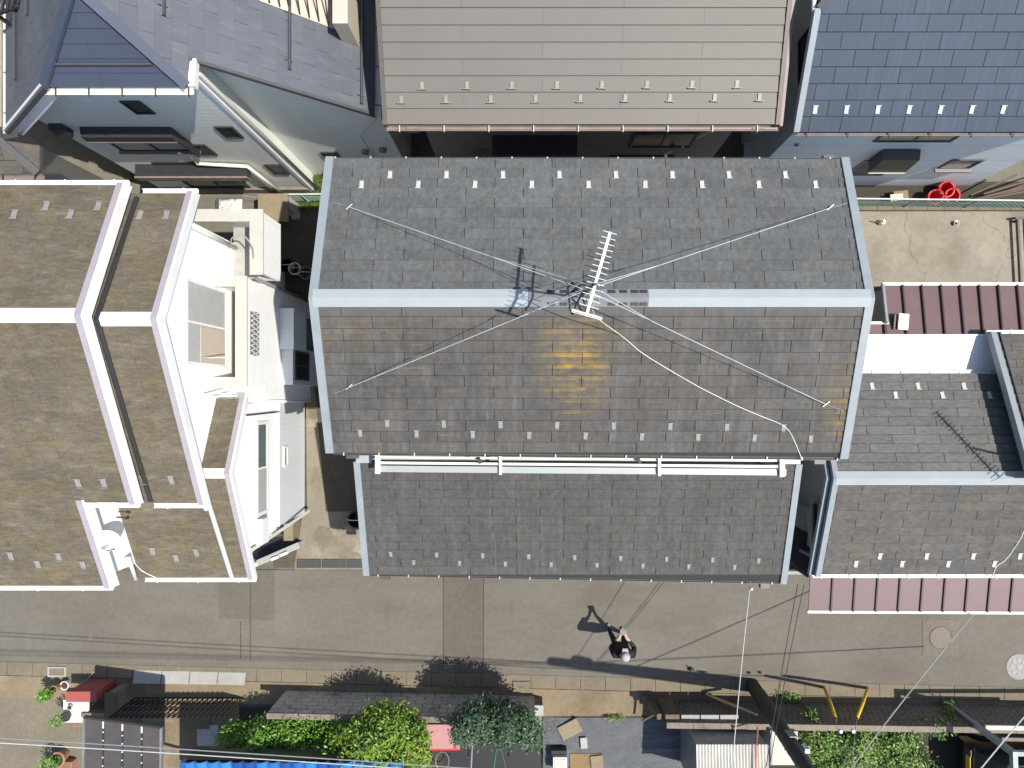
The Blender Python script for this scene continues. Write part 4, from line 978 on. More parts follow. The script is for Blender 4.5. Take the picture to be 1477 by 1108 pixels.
# ------------------------------------------------------------------ RIGHT HOUSE
rt = thing('low_slate_house', 'low grey slate gable house at right with mauve awning', 'house', (8, -1.5, 0))
yr = -1.52; PNr = (3.9 + .41 * yr, 0, -.41); PSr = (3.9 - .41 * yr, 0, .41); xl = 5.72
sNr = tiled(rt, [PZ(PNr, xl, .44), PZ(PNr, 9.9, .44), PZ(PNr, 9.9, yr), PZ(PNr, xl, yr)], PNr, .91, .182, M['roof_rn'], M['under'], u0=.2, v0=0)
sSr = tiled(rt, [PZ(PSr, xl, -3.5), PZ(PSr, 11.6, -3.5), PZ(PSr, 11.6, yr), PZ(PSr, xl, yr)], PSr, .91, .182, M['roof_right'], M['under'], u0=.5, v0=0)
_ = 0
guards(rt, sNr, [(1257 + 66.2 * k, 557) for k in range(3)] + [(1291 + 67.5 * k, 570) for k in range(3)], PNr, M['guard'], sc=1.0)
guards(rt, sSr, [(1268.5 + 67.2 * k, 802) for k in range(4)] + [(1234 + 66.4 * k, 813) for k in range(4)], PSr, M['guard'], sc=1.0)
ridge_cap(rt, V((xl - .04, yr, 3.92)), V((10.4, yr, 3.92)), PNr, PSr, .14, M['cap'])
vp = [PZ(PNr, xl, .48), V((xl, yr, 3.9)), PZ(PSr, xl, -3.55)]
rake(rt, [p + V((-.03, 0, 0)) for p in vp], M['trim'], .1, .14)
rake(rt, [p + V((-.13, 0, -.12)) for p in vp], M['trim'], .07, .1, name='soffit_board')
rake(rt, [p + V((-.085, 0, -.1)) for p in vp], M['gut'], .03, .08, name='verge_strip')
gutter(rt, PZ(PSr, xl - .1, -3.55), PZ(PSr, 11.6, -3.55), M['white'], M['white'], r=.05)
gutter(rt, PZ(PNr, 9.3, .49), PZ(PNr, xl, .49), M['white'], M['white'], r=.04)
MB().prism([(5.95, -3.2, 0), (5.95, .2, 0), (5.95, .2, 3.1), (5.95, yr, 3.75), (5.95, -3.2, 3.1)], (5.5, 0, 0)).build('wall', M['wall_main'], rt)
MB().lathe(wallX(1182, 722, 5.95), [(.04, 0), (.06, .1), (.0, .16)], 8, ax=(-1, 0, -.3)).build('wall_lamp', M['slab'], rt)
cab = smooth_path([R(1477, 762, PSr, .02), R(1473, 772, PSr, .02), R(1462, 790, PSr, .02), R(1450, 806, PSr, .02), R(1436, 817, PSr, .02), R(1431, 829, PSr, .02), R(1430, 833, PSr, -.05)], 4)
MB().tube(cab, .009, 5).build('coaxial_cable', M['cable_white'], rt)
# taller parallel gable at the right edge
PNq = (3.9 + .4 + .41 * yr, 0, -.41); PSq = (4.3 - .41 * yr, 0, .41)
xq = 9.12
tiled(rt, [PZ(PNq, xq, 1.22), PZ(PNq, 12.2, 1.22), PZ(PNq, 12.2, yr), PZ(PNq, xq, yr)], PNq, .91, .182, M['roof_right'], M['under'], u0=.2, v0=0)
MB().prism([PZ(PSq, 11.3, -3.2), PZ(PSq, 12.2, -3.2), PZ(PSq, 12.2, yr), PZ(PSq, 11.3, yr)], (0, 0, -.08)).build('roof', M['roof_right'], rt)
rake(rt, [PZ(PNq, xq - .03, 1.27), V((xq - .03, yr, 4.3))], M['trim'], .11, .16)
rake(rt, [PZ(PNq, xq + .09, 1.27) + V((0, 0, .01)), V((xq + .09, yr, 4.31))], M['gut'], .03, .14, name='verge_strip')
guards(rt, None, [], PNq, M['guard'])
gutter(rt, PZ(PNq, 12, 1.27), PZ(PNq, xq - .1, 1.27), M['white'], M['white'], r=.04)
MB().prism([(9.3, -1.4, 0), (9.3, 1.0, 0), (9.3, 1.0, 3.25), (9.3, -1.4, 4.15)], (2.7, 0, 0)).build('gable_wall', M['wall_main'], rt)
# mauve standing seam awning over the street
aw = thing('mauve_awning', 'mauve standing seam awning along the street under the right house eave', 'awning', W(1320, 858, 0))
z0, z1 = 2.42, 2.58
a0 = W(1166, 881, z0); a1 = V((11.5, a0.y - .03, z0)); t0 = V((a0.x, -3.30, z1)); t1 = V((11.5, -3.30, z1))
for k in range(13):
    xa = a0.x + k * .462; xb = xa + .45
    f = lambda x_: (a0.y + (a1.y - a0.y) * (x_ - a0.x) / (a1.x - a0.x))
    MB().hexa([(xa, f(xa), z0 - .03), (xb, f(xb), z0 - .03), (xb, -3.3, z1 - .03), (xa, -3.3, z1 - .03), (xa, f(xa), z0), (xb, f(xb), z0), (xb, -3.3, z1), (xa, -3.3, z1)]).build('panel', M['purple'], aw)
    if k: MB().bar((xa - .006, f(xa) - .01, z0 + .0), (xa - .006, -3.3, z1 + .0), .03, .07).build('seam', M['seam'], aw)
MB().bar((a0.x - .02, a0.y - .02, z0 - .02), (11.5, a1.y - .02, z0 - .02), .05, .08).build('front_trim', M['pvc'], aw)
MB().box(a0.x, a0.x + .035, -3.295, -2.2, 2.5, 2.6).build('side_frame', M['trim'], aw)
MB().box(a0.x + .04, 5.9, -3.295, -2.2, 2.5, 2.54).build('side_panel', M['brown_dark'], aw)
for xx in (a0.x + .1, 9.0, 11.4): MB().bar((xx, -3.28, 2.4), (xx, -4.2, 2.38), .05, .05).build('arm', M['vent'], aw)
for k in range(2): MB().bar((a0.x + .06, -3.3 + k * 1.0, 0), (a0.x + .06, -3.3 + k * 1.0, 2.48), .06, .06, up=(1, 0, 0)).build('post', M['vent'], aw)
# white corrugated flat roof and mauve rear roof
cr = thing('corrugated_roof', 'bright white corrugated sheet roof between mauve roof and slate roof', 'roof', W(1340, 510, 0))
za = 2.95
MB().prism([W(1215, 484, za), W(1443, 484, za), W(1452, 541, za - .06), W(1222, 541, za - .06)], (0, 0, -.03)).build('sheet', M['plastic_sheet'], cr)
MB().bar(W(1215, 541, za - .03), W(1450, 541, za - .03), .04, .06).build('edge_trim', M['white'], cr)
MB().bar(W(1215, 483.5, za), W(1445, 483.5, za), .03, .05).build('edge_trim', M['white'], cr)
for px, py in ((1220, 486), (1440, 486), (1440, 538)): p = W(px, py, za); MB().bar((p.x, p.y, 0), (p.x, p.y, za - .05), .06, .06, up=(1, 0, 0)).build('post', M['vent'], cr)
mr = thing('mauve_rear_roof', 'mauve standing seam lean-to roof beside the concrete yard', 'roof', W(1370, 445, 0))
zb0, zb1 = 2.5, 2.8
pxs = [1273 + 27.6 * k for k in range(9)]
for k in range(8):
    xa, xb = pxs[k] + .6, pxs[k + 1] - .6
    P = [W(xa + 6, 482, zb1), W(xb + 6, 482, zb1), W(xb, 411, zb0), W(xa, 411, zb0)]
    MB().hexa([p - V((0, 0, .03)) for p in P] + P).build('panel', M['purple'], mr)
    if k: MB().bar(W(xa, 411, zb0 + .02), W(xa + 6.5, 482, zb1 + .02), .03, .06).build('seam', M['seam'], mr)
MB().bar(W(1272, 410, zb0), W(1494, 410, zb0), .06, .07).build('front_trim', M['pvc'], mr)
MB().bar(W(1273, 410, zb0 + .01), W(1279, 466, zb1 + .01), .05, .07).build('side_trim', M['trim'], mr)
P = [W(1235, 484, zb1 - .05), W(1282, 484, zb1 - .05), W(1279, 467, zb1 - .1), W(1235, 467, zb1 - .1)]
MB().hexa([p - V((0, 0, .03)) for p in P] + P).build('panel', M['purple'], mr)
for px in (1250, 1276): MB().bar(W(px, 468, zb1 - .06), W(px + 1, 483, zb1 - .02), .03, .05).build('seam', M['seam'], mr)
MB().bar(W(1240, 466, zb1 - .08), W(1281, 466, zb1 - .08), .05, .06).build('front_trim', M['pvc'], mr)
for px, py in ((1278, 413), (1470, 413)): p = W(px, py, zb0); MB().bar((p.x, p.y, 0), (p.x, p.y, zb0 - .05), .06, .06, up=(1, 0, 0)).build('post', M['brown_dark'], mr)
MB().box(W(1275, 415, zb0).x, 11, .9, .97, 0, 2.6).build('back_wall', M['wall_main'], mr)
c = W(1299, 465, 2.76); t = thing('cream_box', 'small cream box lying on the mauve rear roof', 'box', c)
MB().obox(c + V((0, 0, -.02)), .19, .31, .12, -.08).build('body', M['cream'], t); MB().obox(c + V((0, 0, .1)), .2, .32, .02, -.08).build('lid', M['pvc'], t)
MB().obox(c + V((-.13, 0, -.02)), .06, .3, .08, -.08).build('bracket', M['brown_dark'], t)
# aerial that stands on the right house outside the frame and throws its shadow on the slates
def caster(px, py, z):
    P = R(px, py, PNr, .02); k = (z - P.z) / math.tan(SUN_EL); return V((P.x - sh.x * k, P.y - sh.y * k, z))
zA = 6.2; d1, d2, top = caster(1350, 595, zA), caster(1438, 688, zA), caster(1403, 647, zA)
am = V((top.x + .05, top.y, PZ(PNq, top.x, top.y).z))
a2 = thing('tv_aerial', 'second aerial on the right house whose shadow lies on the grey slates', 'aerial', am)
MB().tube([am, top], .022, 8).build('mast', M['dark_metal'], a2)
dd = (d1 - d2).normalized(); dn = V((dd.y, -dd.x, 0))
bm_ = MB().bar(d1, d2, .03, .03).build('boom', M['alu'], a2)
for k in range(20): q = d1 - dd * (d1 - d2).length * k / 19.; MB().tube([q - dn * (.09 if k < 17 else .16), q + dn * (.09 if k < 17 else .16)], .008, 5).build('element', M['alu'], bm_)
# things in the dark gap between middle and right house
t = thing('louvred_lean_to', 'dark ribbed lean-to sheet in the gap beside the middle house', 'lean-to', W(1152, 795, 0))
P = [W(1126, 800, 1.7), W(1166, 832, 1.7), W(1170, 772, 1.9), W(1137, 752, 1.9)]
MB().prism(P, (0, 0, -.03)).build('sheet', M['dark_metal'], t)
for k in range(18):
    s = (k + .5) / 18; MB().bar(P[0].lerp(P[3], s) + V((0, 0, .02)), P[1].lerp(P[2], s) + V((0, 0, .02)), .02, .03).build('rib', M['gut'], t)
for p in (P[0], P[1], P[2], P[3]): MB().bar((p.x, p.y, 0), (p.x, p.y, p.z - .03), .04, .04, up=(1, 0, 0)).build('post', M['dark_metal'], t)
MB().box(W(1133, 824).x, W(1168, 824).x, W(0, 828).y, W(0, 820).y, -.02, .05).build('threshold', M['slab'], label='pale threshold strip at the mouth of the dark gap', cat='threshold')

# ------------------------------------------------------------------ yard clutter, fences
def mesh_fence(name, label, p, q, h, posts, rails=True, mat='wire', step=.12):
    p, q = V(p), V(q); t = thing(name, label, 'fence', (p + q) / 2)
    for k in range(posts):
        c = p.lerp(q, k / (posts - 1)); MB().tube([c, c + V((0, 0, h))], .022, 8).build('post', M[mat], t)
    MB().tube([p + V((0, 0, h)), q + V((0, 0, h))], .02, 6).build('top_rail', M[mat], t)
    mb = MB(); L_ = (q - p).length; n = int(L_ / step); d = (q - p) / n; up = V((0, 0, h - .06))
    k2 = max(1, int(h / step))
    for i in range(-k2, n + 1):
        for s in (1, -1):
            a = p + d * (i if s > 0 else i + k2); pts = []
            b = a + d * (k2 * s) + up; a = a + V((0, 0, .05))
            # clip to ends
            def prm(x_): return (x_ - p).dot(q - p) / (q - p).length_squared
            s0, s1_ = prm(a), prm(b)
            if max(s0, s1_) < 0 or min(s0, s1_) > 1: continue
            lo, hi = 0., 1.
            if s1_ != s0:
                for lim in (0., 1.):
                    tt = (lim - s0) / (s1_ - s0)
                    if 0 < tt < 1:
                        if (s0 < lim) == (lim == 0.): lo = max(lo, tt)
                        else: hi = min(hi, tt)
            A, B = a.lerp(b, lo), a.lerp(b, hi)
            if (A - B).length > .05: mb.bar(A, B, .006, .006, up=(0, 1, .01))
    mb.build('wire_mesh', M['fence_green'], t)
    return t
M['fence_green'] = plain('green_wire', (.25, .38, .32), .5)
mesh_fence('chain_link_fence', 'pale chain link fence on the yard boundary under the blue house', W(1215, 299, 0), W(1560, 303, 0), .75, 5)
mesh_fence('chain_link_fence', 'pale chain link fence by the grass strip left of the middle house', W(402, 291, .1), W(488, 290, .1), .6, 3)
t = thing('boundary_wall', 'low concrete boundary wall under the yard fence', 'wall', W(1390, 303, 0))
for k in range(15):
    x0 = W(1215 + k * 23.8, 0).x; MB().box(x0 + .004, x0 + .392, W(0, 305).y, W(0, 299.5).y, -.02, .12).build('block', M['gutter'], t)
# red tubs and bundles behind the fence
for k, (px, py, r, lab) in enumerate(((1338, 290, .17, 'red plastic tub behind the yard fence, left one in front'), (1362, 288, .17, 'red plastic tub behind the yard fence, right one in front'), (1354, 279, .18, 'red plastic tub standing against the blue wall behind two others'))):
    c = W(px, py, 0); t = thing('red_tub', lab, 'tub', c, 'red tubs by the blue wall')
    MB().lathe(c, [(r * .8, .01), (r, .3), (r * 1.08, .31), (r * 1.08, .34), (r * .92, .34), (r * .75, .05)], 16).build('body', M['red_bright'], t, smooth=False)
    MB().tube([c + V((r * math.cos(a), r * math.sin(a), .36 + .05 * math.sin(a * 2) ** 2)) for a in [math.pi * j / 6 for j in range(7)]], .01, 5).build('handle', M['red_bright'], t)
for k in range(9):
    a = W(1392 + random.uniform(0, 60), 285 + random.uniform(-6, 6), .1 + .05 * k); b = a + V((random.uniform(.9, 1.7), random.uniform(.1, .55), random.uniform(.1, .3)))
    MB().tube([a, b], .022, 6).build('timber_pole', M['timber'], label='thin weathered pole in the loose bundle against the blue house', cat='pole', group='poles bundled against the blue house')
t = thing('cardboard_crate', 'tan crate behind the fence under the hooded window', 'crate', W(1293, 284, 0))
MB().obox(W(1293, 285, 0), .34, .2, .22, .1).build('body', M['tan_slab'], t); MB().obox(W(1293, 285, .221), .3, .16, .02, .1).build('lid', M['beige'], t)
t = thing('watering_can', 'white jug and green plant scrap on the yard concrete', 'jug', W(1269, 322, 0))
MB().lathe(W(1270, 322, 0), [(.05, 0), (.06, .02), (.06, .14), (.03, .17), (.03, .2)], 12).build('body', M['white'], t); MB().tube([W(1266, 321, .05), W(1263, 318, .16)], .012, 6).build('spout', M['leaf_green'], t)
t = thing('white_pot', 'small white pot alone on the yard concrete', 'pot', W(1377, 323, 0)); MB().lathe(W(1377, 323, 0), [(.04, 0), (.055, .1), (.06, .1), (.045, .06)], 12).build('body', M['white'], t); MB().lathe(W(1377, 323, .02), [(.042, 0), (.042, .04)], 10).build('soil', M['pvc'], t)
t = thing('rail_frame', 'dark brown post frame at the right edge of the yard', 'frame', W(1470, 390, 0))
for k in range(2): MB().bar(W(1468 + k * 9, 316, .15), W(1474 + k * 9, 428, .15), .05, .05).build('rail', M['brown_dark'], t)
MB().bar(W(1464, 315, .17), W(1490, 312, .17), .05, .05).build('cross_rail', M['brown_dark'], t)
for px, py in ((1469, 318), (1474, 425)): MB().bar(W(px, py, .15), V((W(px, py, .15).x, W(px, py, .15).y, 0)), .05, .05, up=(1, 0, 0)).build('post', M['brown_dark'], t)
# planter wall corner and meter by the alley head
t = thing('block_pier', 'beige block pier at the head of the alley', 'wall', W(395, 318, 0))
for k in range(4):
    MB().box(-6.2, -5.55, 4.35, 4.62, .2 * k, .2 * k + .195).build('block', M['cream'], t)
MB().box(-6.22, -5.53, 4.0, 4.64, .802, .85).build('cap', M['tan_slab'], t)
t = thing('water_meter', 'small pale meter boxes on the alley floor beside the fence', 'meter', W(424, 310, 0))
MB().obox(W(418, 306, 0), .22, .16, .12, 0).build('box', M['tan_slab'], t); MB().obox(W(428, 312, 0), .2, .16, .1, .2).build('box', M['slab'], t)
# silver bag and dark bins in the alley
t = thing('silver_bag', 'crumpled silver sheet bundle behind the white balcony', 'bag', W(330, 297, 0))
mb = MB(); 
for i in range(9):
    for j in range(7): p = W(315 + i * 4.2, 287 + j * 3.6, .3); mb.v.append((p.x, p.y, .25 + random.uniform(0, .16) * (1 if 0 < i < 8 and 0 < j < 6 else .2)))
for i in range(8):
    for j in range(6): a = i * 7 + j; mb.f.append((a, a + 1, a + 8, a + 7)); mb.m.append(0)
mb.build('sheet', M['alu'], t); MB().box(W(318, 0).x, W(345, 0).x, W(0, 308).y, W(0, 290).y, 0, .25).build('bundle', M['gut'], t)
for k, (px, py, m_, lab, s) in enumerate(((433, 392, 'white', 'white plastic bucket in the dark alley by the white house', .14), (449, 398, 'vent', 'grey bucket in the dark alley beside the middle house', .15), (424, 388, 'black', 'black bucket in the dark alley by the white house', .17), (520, 745, 'black', 'black bin against the middle house in the alley', .2))):
    c = W(px, py, 0); t = thing('bucket', lab, 'bucket', c)
    MB().lathe(c, [(s * .75, 0), (s, .4), (s * 1.06, .4), (s * 1.06, .43), (s * .9, .43), (s * .7, .05)], 14).build('body', M[m_], t)
    MB().tube([c + V((s * math.cos(a), 0, .43 + .12 * math.sin(a))) for a in [math.pi * j / 8 for j in range(9)]], .008, 5).build('handle', M['alu'], t)
c = W(400, 608 - 10, 0)
t = thing('brick_block', 'tan block on the alley floor at the foot of the white wall', 'block', W(450, 597, 0)); MB().obox(W(450, 597, 0), .18, .26, .16).build('body', M['tan_slab'], t); MB().obox(W(450, 597, .161), .15, .22, .012).build('face', M['gutter'], t)
# grass strip (nobody could count the blades)
mb = MB()
for k in range(2600):
    px = random.uniform(402, 492); py = random.uniform(254, 302)
    if px < 445 and py < 282: continue
    p = W(px, py, .02); a = random.uniform(0, 6.28); h_ = random.uniform(.05, .14); r_ = .012
    d = V((math.cos(a), math.sin(a), 0)); l = V((random.uniform(-.08, .08), random.uniform(-.08, .08), h_))
    mb.add([p - d * r_, p + d * r_, p + l], [(0, 1, 2)])
mb.build('grass', M['grass'], kind='stuff')

# ------------------------------------------------------------------ foliage builder
def foliage(blobs, n, size, zmin=.02, shell=.55, seed=1, jag=.18):
    rnd = random.Random(seed); mb = MB(); vol = [b[1][0] * b[1][1] * b[1][2] for b in blobs]; tot = sum(vol)
    for b, v_ in zip(blobs, vol):
        c, r = V(b[0]), b[1]
        # sub-clumps give lumps and gaps
        clumps = [(V((rnd.gauss(0, 1), rnd.gauss(0, 1), rnd.gauss(0, 1))).normalized() * rnd.uniform(.45, 1.0)) for _ in range(26)]
        for _ in range(int(n * v_ / tot)):
            cl = rnd.choice(clumps); q = cl + V((rnd.gauss(0, jag), rnd.gauss(0, jag), rnd.gauss(0, jag)))
            if rnd.random() < .25: q = V((rnd.gauss(0, 1), rnd.gauss(0, 1), rnd.gauss(0, 1))).normalized() * rnd.uniform(shell, 1)
            p = V((c.x + q.x * r[0], c.y + q.y * r[1], c.z + q.z * r[2]))
            if p.z < zmin: continue
            nrm = (q.normalized() * .6 + V((rnd.uniform(-1, 1), rnd.uniform(-1, 1), rnd.uniform(-.2, 1.2)))).normalized()
            t_ = nrm.cross(V((rnd.uniform(-1, 1), rnd.uniform(-1, 1), rnd.uniform(-1, 1)))).normalized(); s_ = nrm.cross(t_)
            L_ = size * rnd.uniform(.7, 1.35); w_ = L_ * .42
            mb.add([p, p + t_ * L_ * .5 + s_ * w_ * .5 + nrm * L_ * .06, p + t_ * L_, p + t_ * L_ * .5 - s_ * w_ * .5 + nrm * L_ * .06], [(0, 1, 2), (0, 2, 3)])
    return mb
def bush(name, label, cat, base, blobs, n, size, mat, stems, seed=1, group=None):
    t = thing(name, label, cat, base, group)
    for path, r in stems: MB().tube(path, [r * (1 - .6 * i / (len(path) - 1)) for i in range(len(path))], 6).build('trunk', M['bark'], t)
    foliage(blobs, n, size, seed=seed).build('crown', M[mat], t)
    return t
def bl_(px, py, z, rx_, ry_, rz_): return (W(px, py, z), (rx_, ry_, rz_))
b = W(395, 1045, 0)
bush('hedge_shrub', 'bright green leafy shrub behind the block wall, left of the tall yellowish bush', 'shrub', b,
     [bl_(385, 1072, 1.15, .66, .45, .55), bl_(440, 1062, 1.2, .62, .5, .5), bl_(345, 1078, 1.1, .36, .36, .42), bl_(475, 1075, 1.15, .45, .4, .5), bl_(400, 1052, 1.0, .75, .35, .5), bl_(500, 1060, 1.1, .5, .4, .5), bl_(370, 1090, 1.05, .6, .32, .45), bl_(440, 1090, 1.1, .7, .32, .5), bl_(335, 1066, .9, .3, .4, .5)], 21000, .075, 'leaf_green', [([b, b + V((0, -.3, .5)), b + V((-.3, -.4, 1.2))], .03), ([b, b + V((.4, -.2, 1.0))], .025)], 3)
b = W(545, 1045, 0)
bush('citrus_bush', 'tall yellow-green bush behind the block wall beside the pink shed', 'shrub', b,
     [bl_(545, 1062, 1.75, .85, .5, .75), bl_(595, 1070, 1.6, .4, .45, .6), bl_(500, 1075, 1.4, .5, .4, .6), bl_(560, 1035, 1.3, .6, .35, .5), bl_(600, 1100, 1.5, .35, .3, .5)], 11500, .085, 'leaf_yellow', [([b, b + V((.05, -.2, .7)), b + V((-.1, -.3, 1.5))], .04), ([b, b + V((.5, -.3, 1.3))], .03)], 5)
b = W(683, 1035, 0)
bush('camellia_tree', 'dark glossy small tree on the left of the staked pair', 'tree', b,
     [bl_(688, 1042, 1.9, .52, .46, .55), bl_(668, 1052, 1.8, .35, .35, .45), bl_(705, 1035, 1.5, .4, .4, .5)], 5200, .085, 'leaf_dark', [([b, b + V((.0, -.05, .8)), b + V((.02, -.1, 1.7))], .04)], 8, 'staked camellia trees')
b = W(735, 1035, 0)
bush('camellia_tree', 'dark glossy small tree on the right of the staked pair', 'tree', b,
     [bl_(742, 1048, 1.9, .5, .42, .55), bl_(765, 1058, 1.7, .3, .35, .4), bl_(722, 1055, 1.7, .35, .35, .4), bl_(745, 1035, 1.4, .4, .35, .45)], 5200, .085, 'leaf_dark', [([b, b + V((.0, -.05, .8)), b + V((.02, -.1, 1.7))], .04)], 9, 'staked camellia trees')
b = W(1215, 1060, 0)
bush('ivy_mass', 'sprawling vine covering the ground behind the right block wall', 'vine', b,
     [bl_(1180, 1065, .8, .5, .5, .4), bl_(1235, 1075, .8, .6, .5, .4), bl_(1290, 1062, .9, .55, .3, .35), bl_(1350, 1050, .95, .5, .2, .25), bl_(1300, 1090, .5, .7, .4, .35), bl_(1200, 1105, .7, .6, .4, .3)], 15000, .08, 'leaf_vine', [([b, b + V((-.4, -.1, .8))], .02), ([b, b + V((.6, -.2, .8))], .02)], 12)
for k, (pts_, lab) in enumerate(((((1160, 1020), (1168, 1030), (1175, 1042), (1150, 1012)), 'thin vine trailing over the block wall next to the utility pole'), (((1366, 1018), (1370, 1030), (1378, 1042)), 'thin vine trailing over the block wall near the grey beam'))):
    bs = W(*pts_[0], .3); t = thing('trailing_vine', lab, 'vine', bs, 'vines trailing over the right block wall')
    P = [W(x_, y_, .25 + .35 * i) for i, (x_, y_) in enumerate(pts_[:3])]
    MB().tube(P, .012, 5).build('stem', M['bark'], t)
    foliage([(p, (.12, .12, .2)) for p in P], 420, .06, seed=20 + k).build('leaves', M['leaf_vine'], t)
t = thing('weeds', 'low weeds at the edge of the black tarpaulin', 'weed', W(885, 1035, 0)); foliage([bl_(885, 1035, .06, .25, .06, .1), bl_(1135, 1005, .05, .3, .08, .1)], 500, .06, seed=31).build('leaves', M['leaf_vine'], t); MB().tube([W(885, 1035, 0), W(885, 1034, .1)], .005, 5).build('stem', M['leaf_vine'], t)

# ------------------------------------------------------------------ block walls along the street's south side (north faces seen)
def block_wall(name, label, p, q, h, mat, th=.12, holes=False, ch=.2, bw=.4, lowmat=None):
    p, q = V(p), V(q); t = thing(name, label, 'wall', (p + q) / 2); d = (q - p); L_ = d.length; d.normalize(); n = V((-d.y, d.x, 0))   # n towards the street
    rows = int(round(h / ch))
    core = MB().hexa([p - n * .03, q - n * .03, q - n * (th - .01), p - n * (th - .01)] + [x_ + V((0, 0, h - .02)) for x_ in (p - n * .03, q - n * .03, q - n * (th - .01), p - n * (th - .01))]).build('mortar', M['under_brown'], t)
    mesh = None
    rz = math.atan2(d.y, d.x)
    for r in range(rows):
        off = bw / 2 if r % 2 else 0
        s = -off
        while s < L_:
            a, b = max(0, s) + .008, min(L_, s + bw) - .008
            if b - a > .05:
                full = (b - a) > bw - .025
                Mw = Matrix.Translation(p + d * a + V((0, 0, r * ch)) + n * random.uniform(0, .006)) @ Matrix.Rotation(rz, 4, 'Z')
                if full and mesh:
                    o = bpy.data.objects.new('block', mesh)
                else:
                    w_ = b - a; mb = MB().box(0, w_, -th, 0, .004, ch - .012)
                    me = bpy.data.meshes.new('block'); me.from_pydata(mb.v, [], mb.f); me.materials.append(M[mat]); me.update()
                    o = bpy.data.objects.new('block', me)
                    if full: mesh = me
                C.objects.link(o); o.parent = t; o.matrix_basis = Matrix.Translation(-wpos(t)) @ Mw
            s += bw
    if holes:
        mb = MB(); 
        for r in range(rows):
            for k in range(int(L_ / .4)):
                for e in (.12, .26):
                    c = p + d * (k * .4 + e + (.2 if r % 2 else 0)) + V((0, 0, r * ch + .1)) + n * .007
                    mb.bar(c - d * .018, c + d * .018, .012, .022, up=(0, 0, 1))
        mb.build('block_holes', M['under_brown'], t, kind='stuff')
    return t
bw1 = block_wall('block_wall', 'grey concrete block garden wall in front of the green bushes', W(412, 996, 0), W(772, 1004, 0), 1.2, 'block')
cp = [W(412, 996, 0) + V((0, 0, 1.2)), W(772, 1004, 0) + V((0, 0, 1.2))]
dirv = (cp[1] - cp[0]).normalized()
for k in range(10):
    a = cp[0] + dirv * (.603 * k); b = cp[0] + dirv * (.603 * k + .595)
    MB().bar(a + V((0, -.06, .02)), b + V((0, -.06, .02)), .13, .04).build('cap_block', M['block_dark'], bw1)
bw2 = block_wall('block_wall', 'dark pierced block wall at right with vine growing over it', W(948, 1010, 0), W(1560, 1019, 0), 1.15, 'block_dark', holes=True)
q0, q1 = W(948, 1010, 0) + V((0, 0, 1.15)), W(1560, 1019, 0) + V((0, 0, 1.15)); dv = (q1 - q0).normalized(); 
for k in range(17):
    a = q0 + dv * (.603 * k); b = q0 + dv * (.603 * k + .595)
    MB().bar(a + V((0, -.06, .02)), b + V((0, -.06, .02)), .13, .045).build('cap_block', M['block_dark'], bw2)
# end post of the left wall
t = thing('gate_post', 'pale stone gate post at the end of the block wall by the driveway', 'post', W(772, 1010, 0)); c = W(770, 1008, 0)
MB().box(c.x + .02, c.x + .2, c.y - .14, c.y + .06, 0, .5).build('shaft', M['gutter'], t); MB().box(c.x, c.x + .22, c.y - .16, c.y + .08, .503, .56).build('cap', M['slab'], t)
t = thing('timber_gate_post', 'old dark timber gate post leaning beside the tarpaulin', 'post', W(937, 1008, 0))
MB().bar(W(935, 1010, 0), W(951, 1034, 1.0), .12, .1, up=(1, 0, 0)).build('post', M['timber'], t); MB().bar(W(925, 1008, .04), W(958, 1012, .04), .22, .08).build('base_plank', M['timber'], t)
MB().bar(W(926, 1040, .3), W(945, 1030, .7), .04, .04).build('brace', M['timber'], t)
t = thing('wall_bracket_bar', 'dark steel bar leaning on the block wall near the pole', 'bar', W(1020, 1005, .2)); MB().bar(W(1018, 1001, .15), W(1092, 1030, 1.1), .06, .04).build('bar', M['timber'], t); MB().bar(W(1021, 1001, .05), W(1022, 1008, .3), .05, .05, up=(1, 0, 0)).build('foot', M['timber'], t)

# ------------------------------------------------------------------ south-west gateway
t = thing('red_pillar', 'red painted gate pillar at the left gateway', 'pillar', W(148, 985, 0))
p0, p1 = W(129, 990, 0), W(168, 978, 0)
for k in range(4): MB().box(p0.x, p1.x, p0.y, p1.y, .2 * k + .002, .2 * k + .198).build('course', M['red'], t)
MB().box(p0.x - .02, p1.x + .02, p0.y - .02, p1.y + .02, .8, .84).build('cap', M['red'], t)
MB().tube(smooth_path([W(135, 968, .05), W(128, 978, .1), W(118, 985, .3), W(108, 995, .6)], 4), .012, 5).build('hose', M['slab'], t)
t = thing('low_side_wall', 'dark mossy low wall running back from the red pillar', 'wall', W(170, 1005, 0))
MB().box(W(176, 0).x, W(188, 0).x, W(0, 1018).y, W(0, 985).y, 0, .6).build('wall', M['block_dark'], t); MB().box(W(174, 0).x, W(190, 0).x, W(0, 1019).y, W(0, 984).y, .602, .65).build('coping', M['moss_strip'], t)
MB().box(W(140, 0).x, W(175.5, 0).x, W(0, 1018).y, W(0, 1012).y, 0, .62).build('return_wall', M['block_dark'], t)
c = W(110, 1026, .55); t = thing('plant_stand', 'white square stand with a potted plant by the red pillar', 'stand', W(110, 1026, 0))
MB().box(c.x - .3, c.x + .28, c.y - .26, c.y + .26, .5, .55).build('top', M['white'], t)
for sx in (-.26, .24):
    for sy in (-.22, .22): MB().box(c.x + sx - .02, c.x + sx + .02, c.y + sy - .02, c.y + sy + .02, 0, .497).build('leg', M['white'], t)
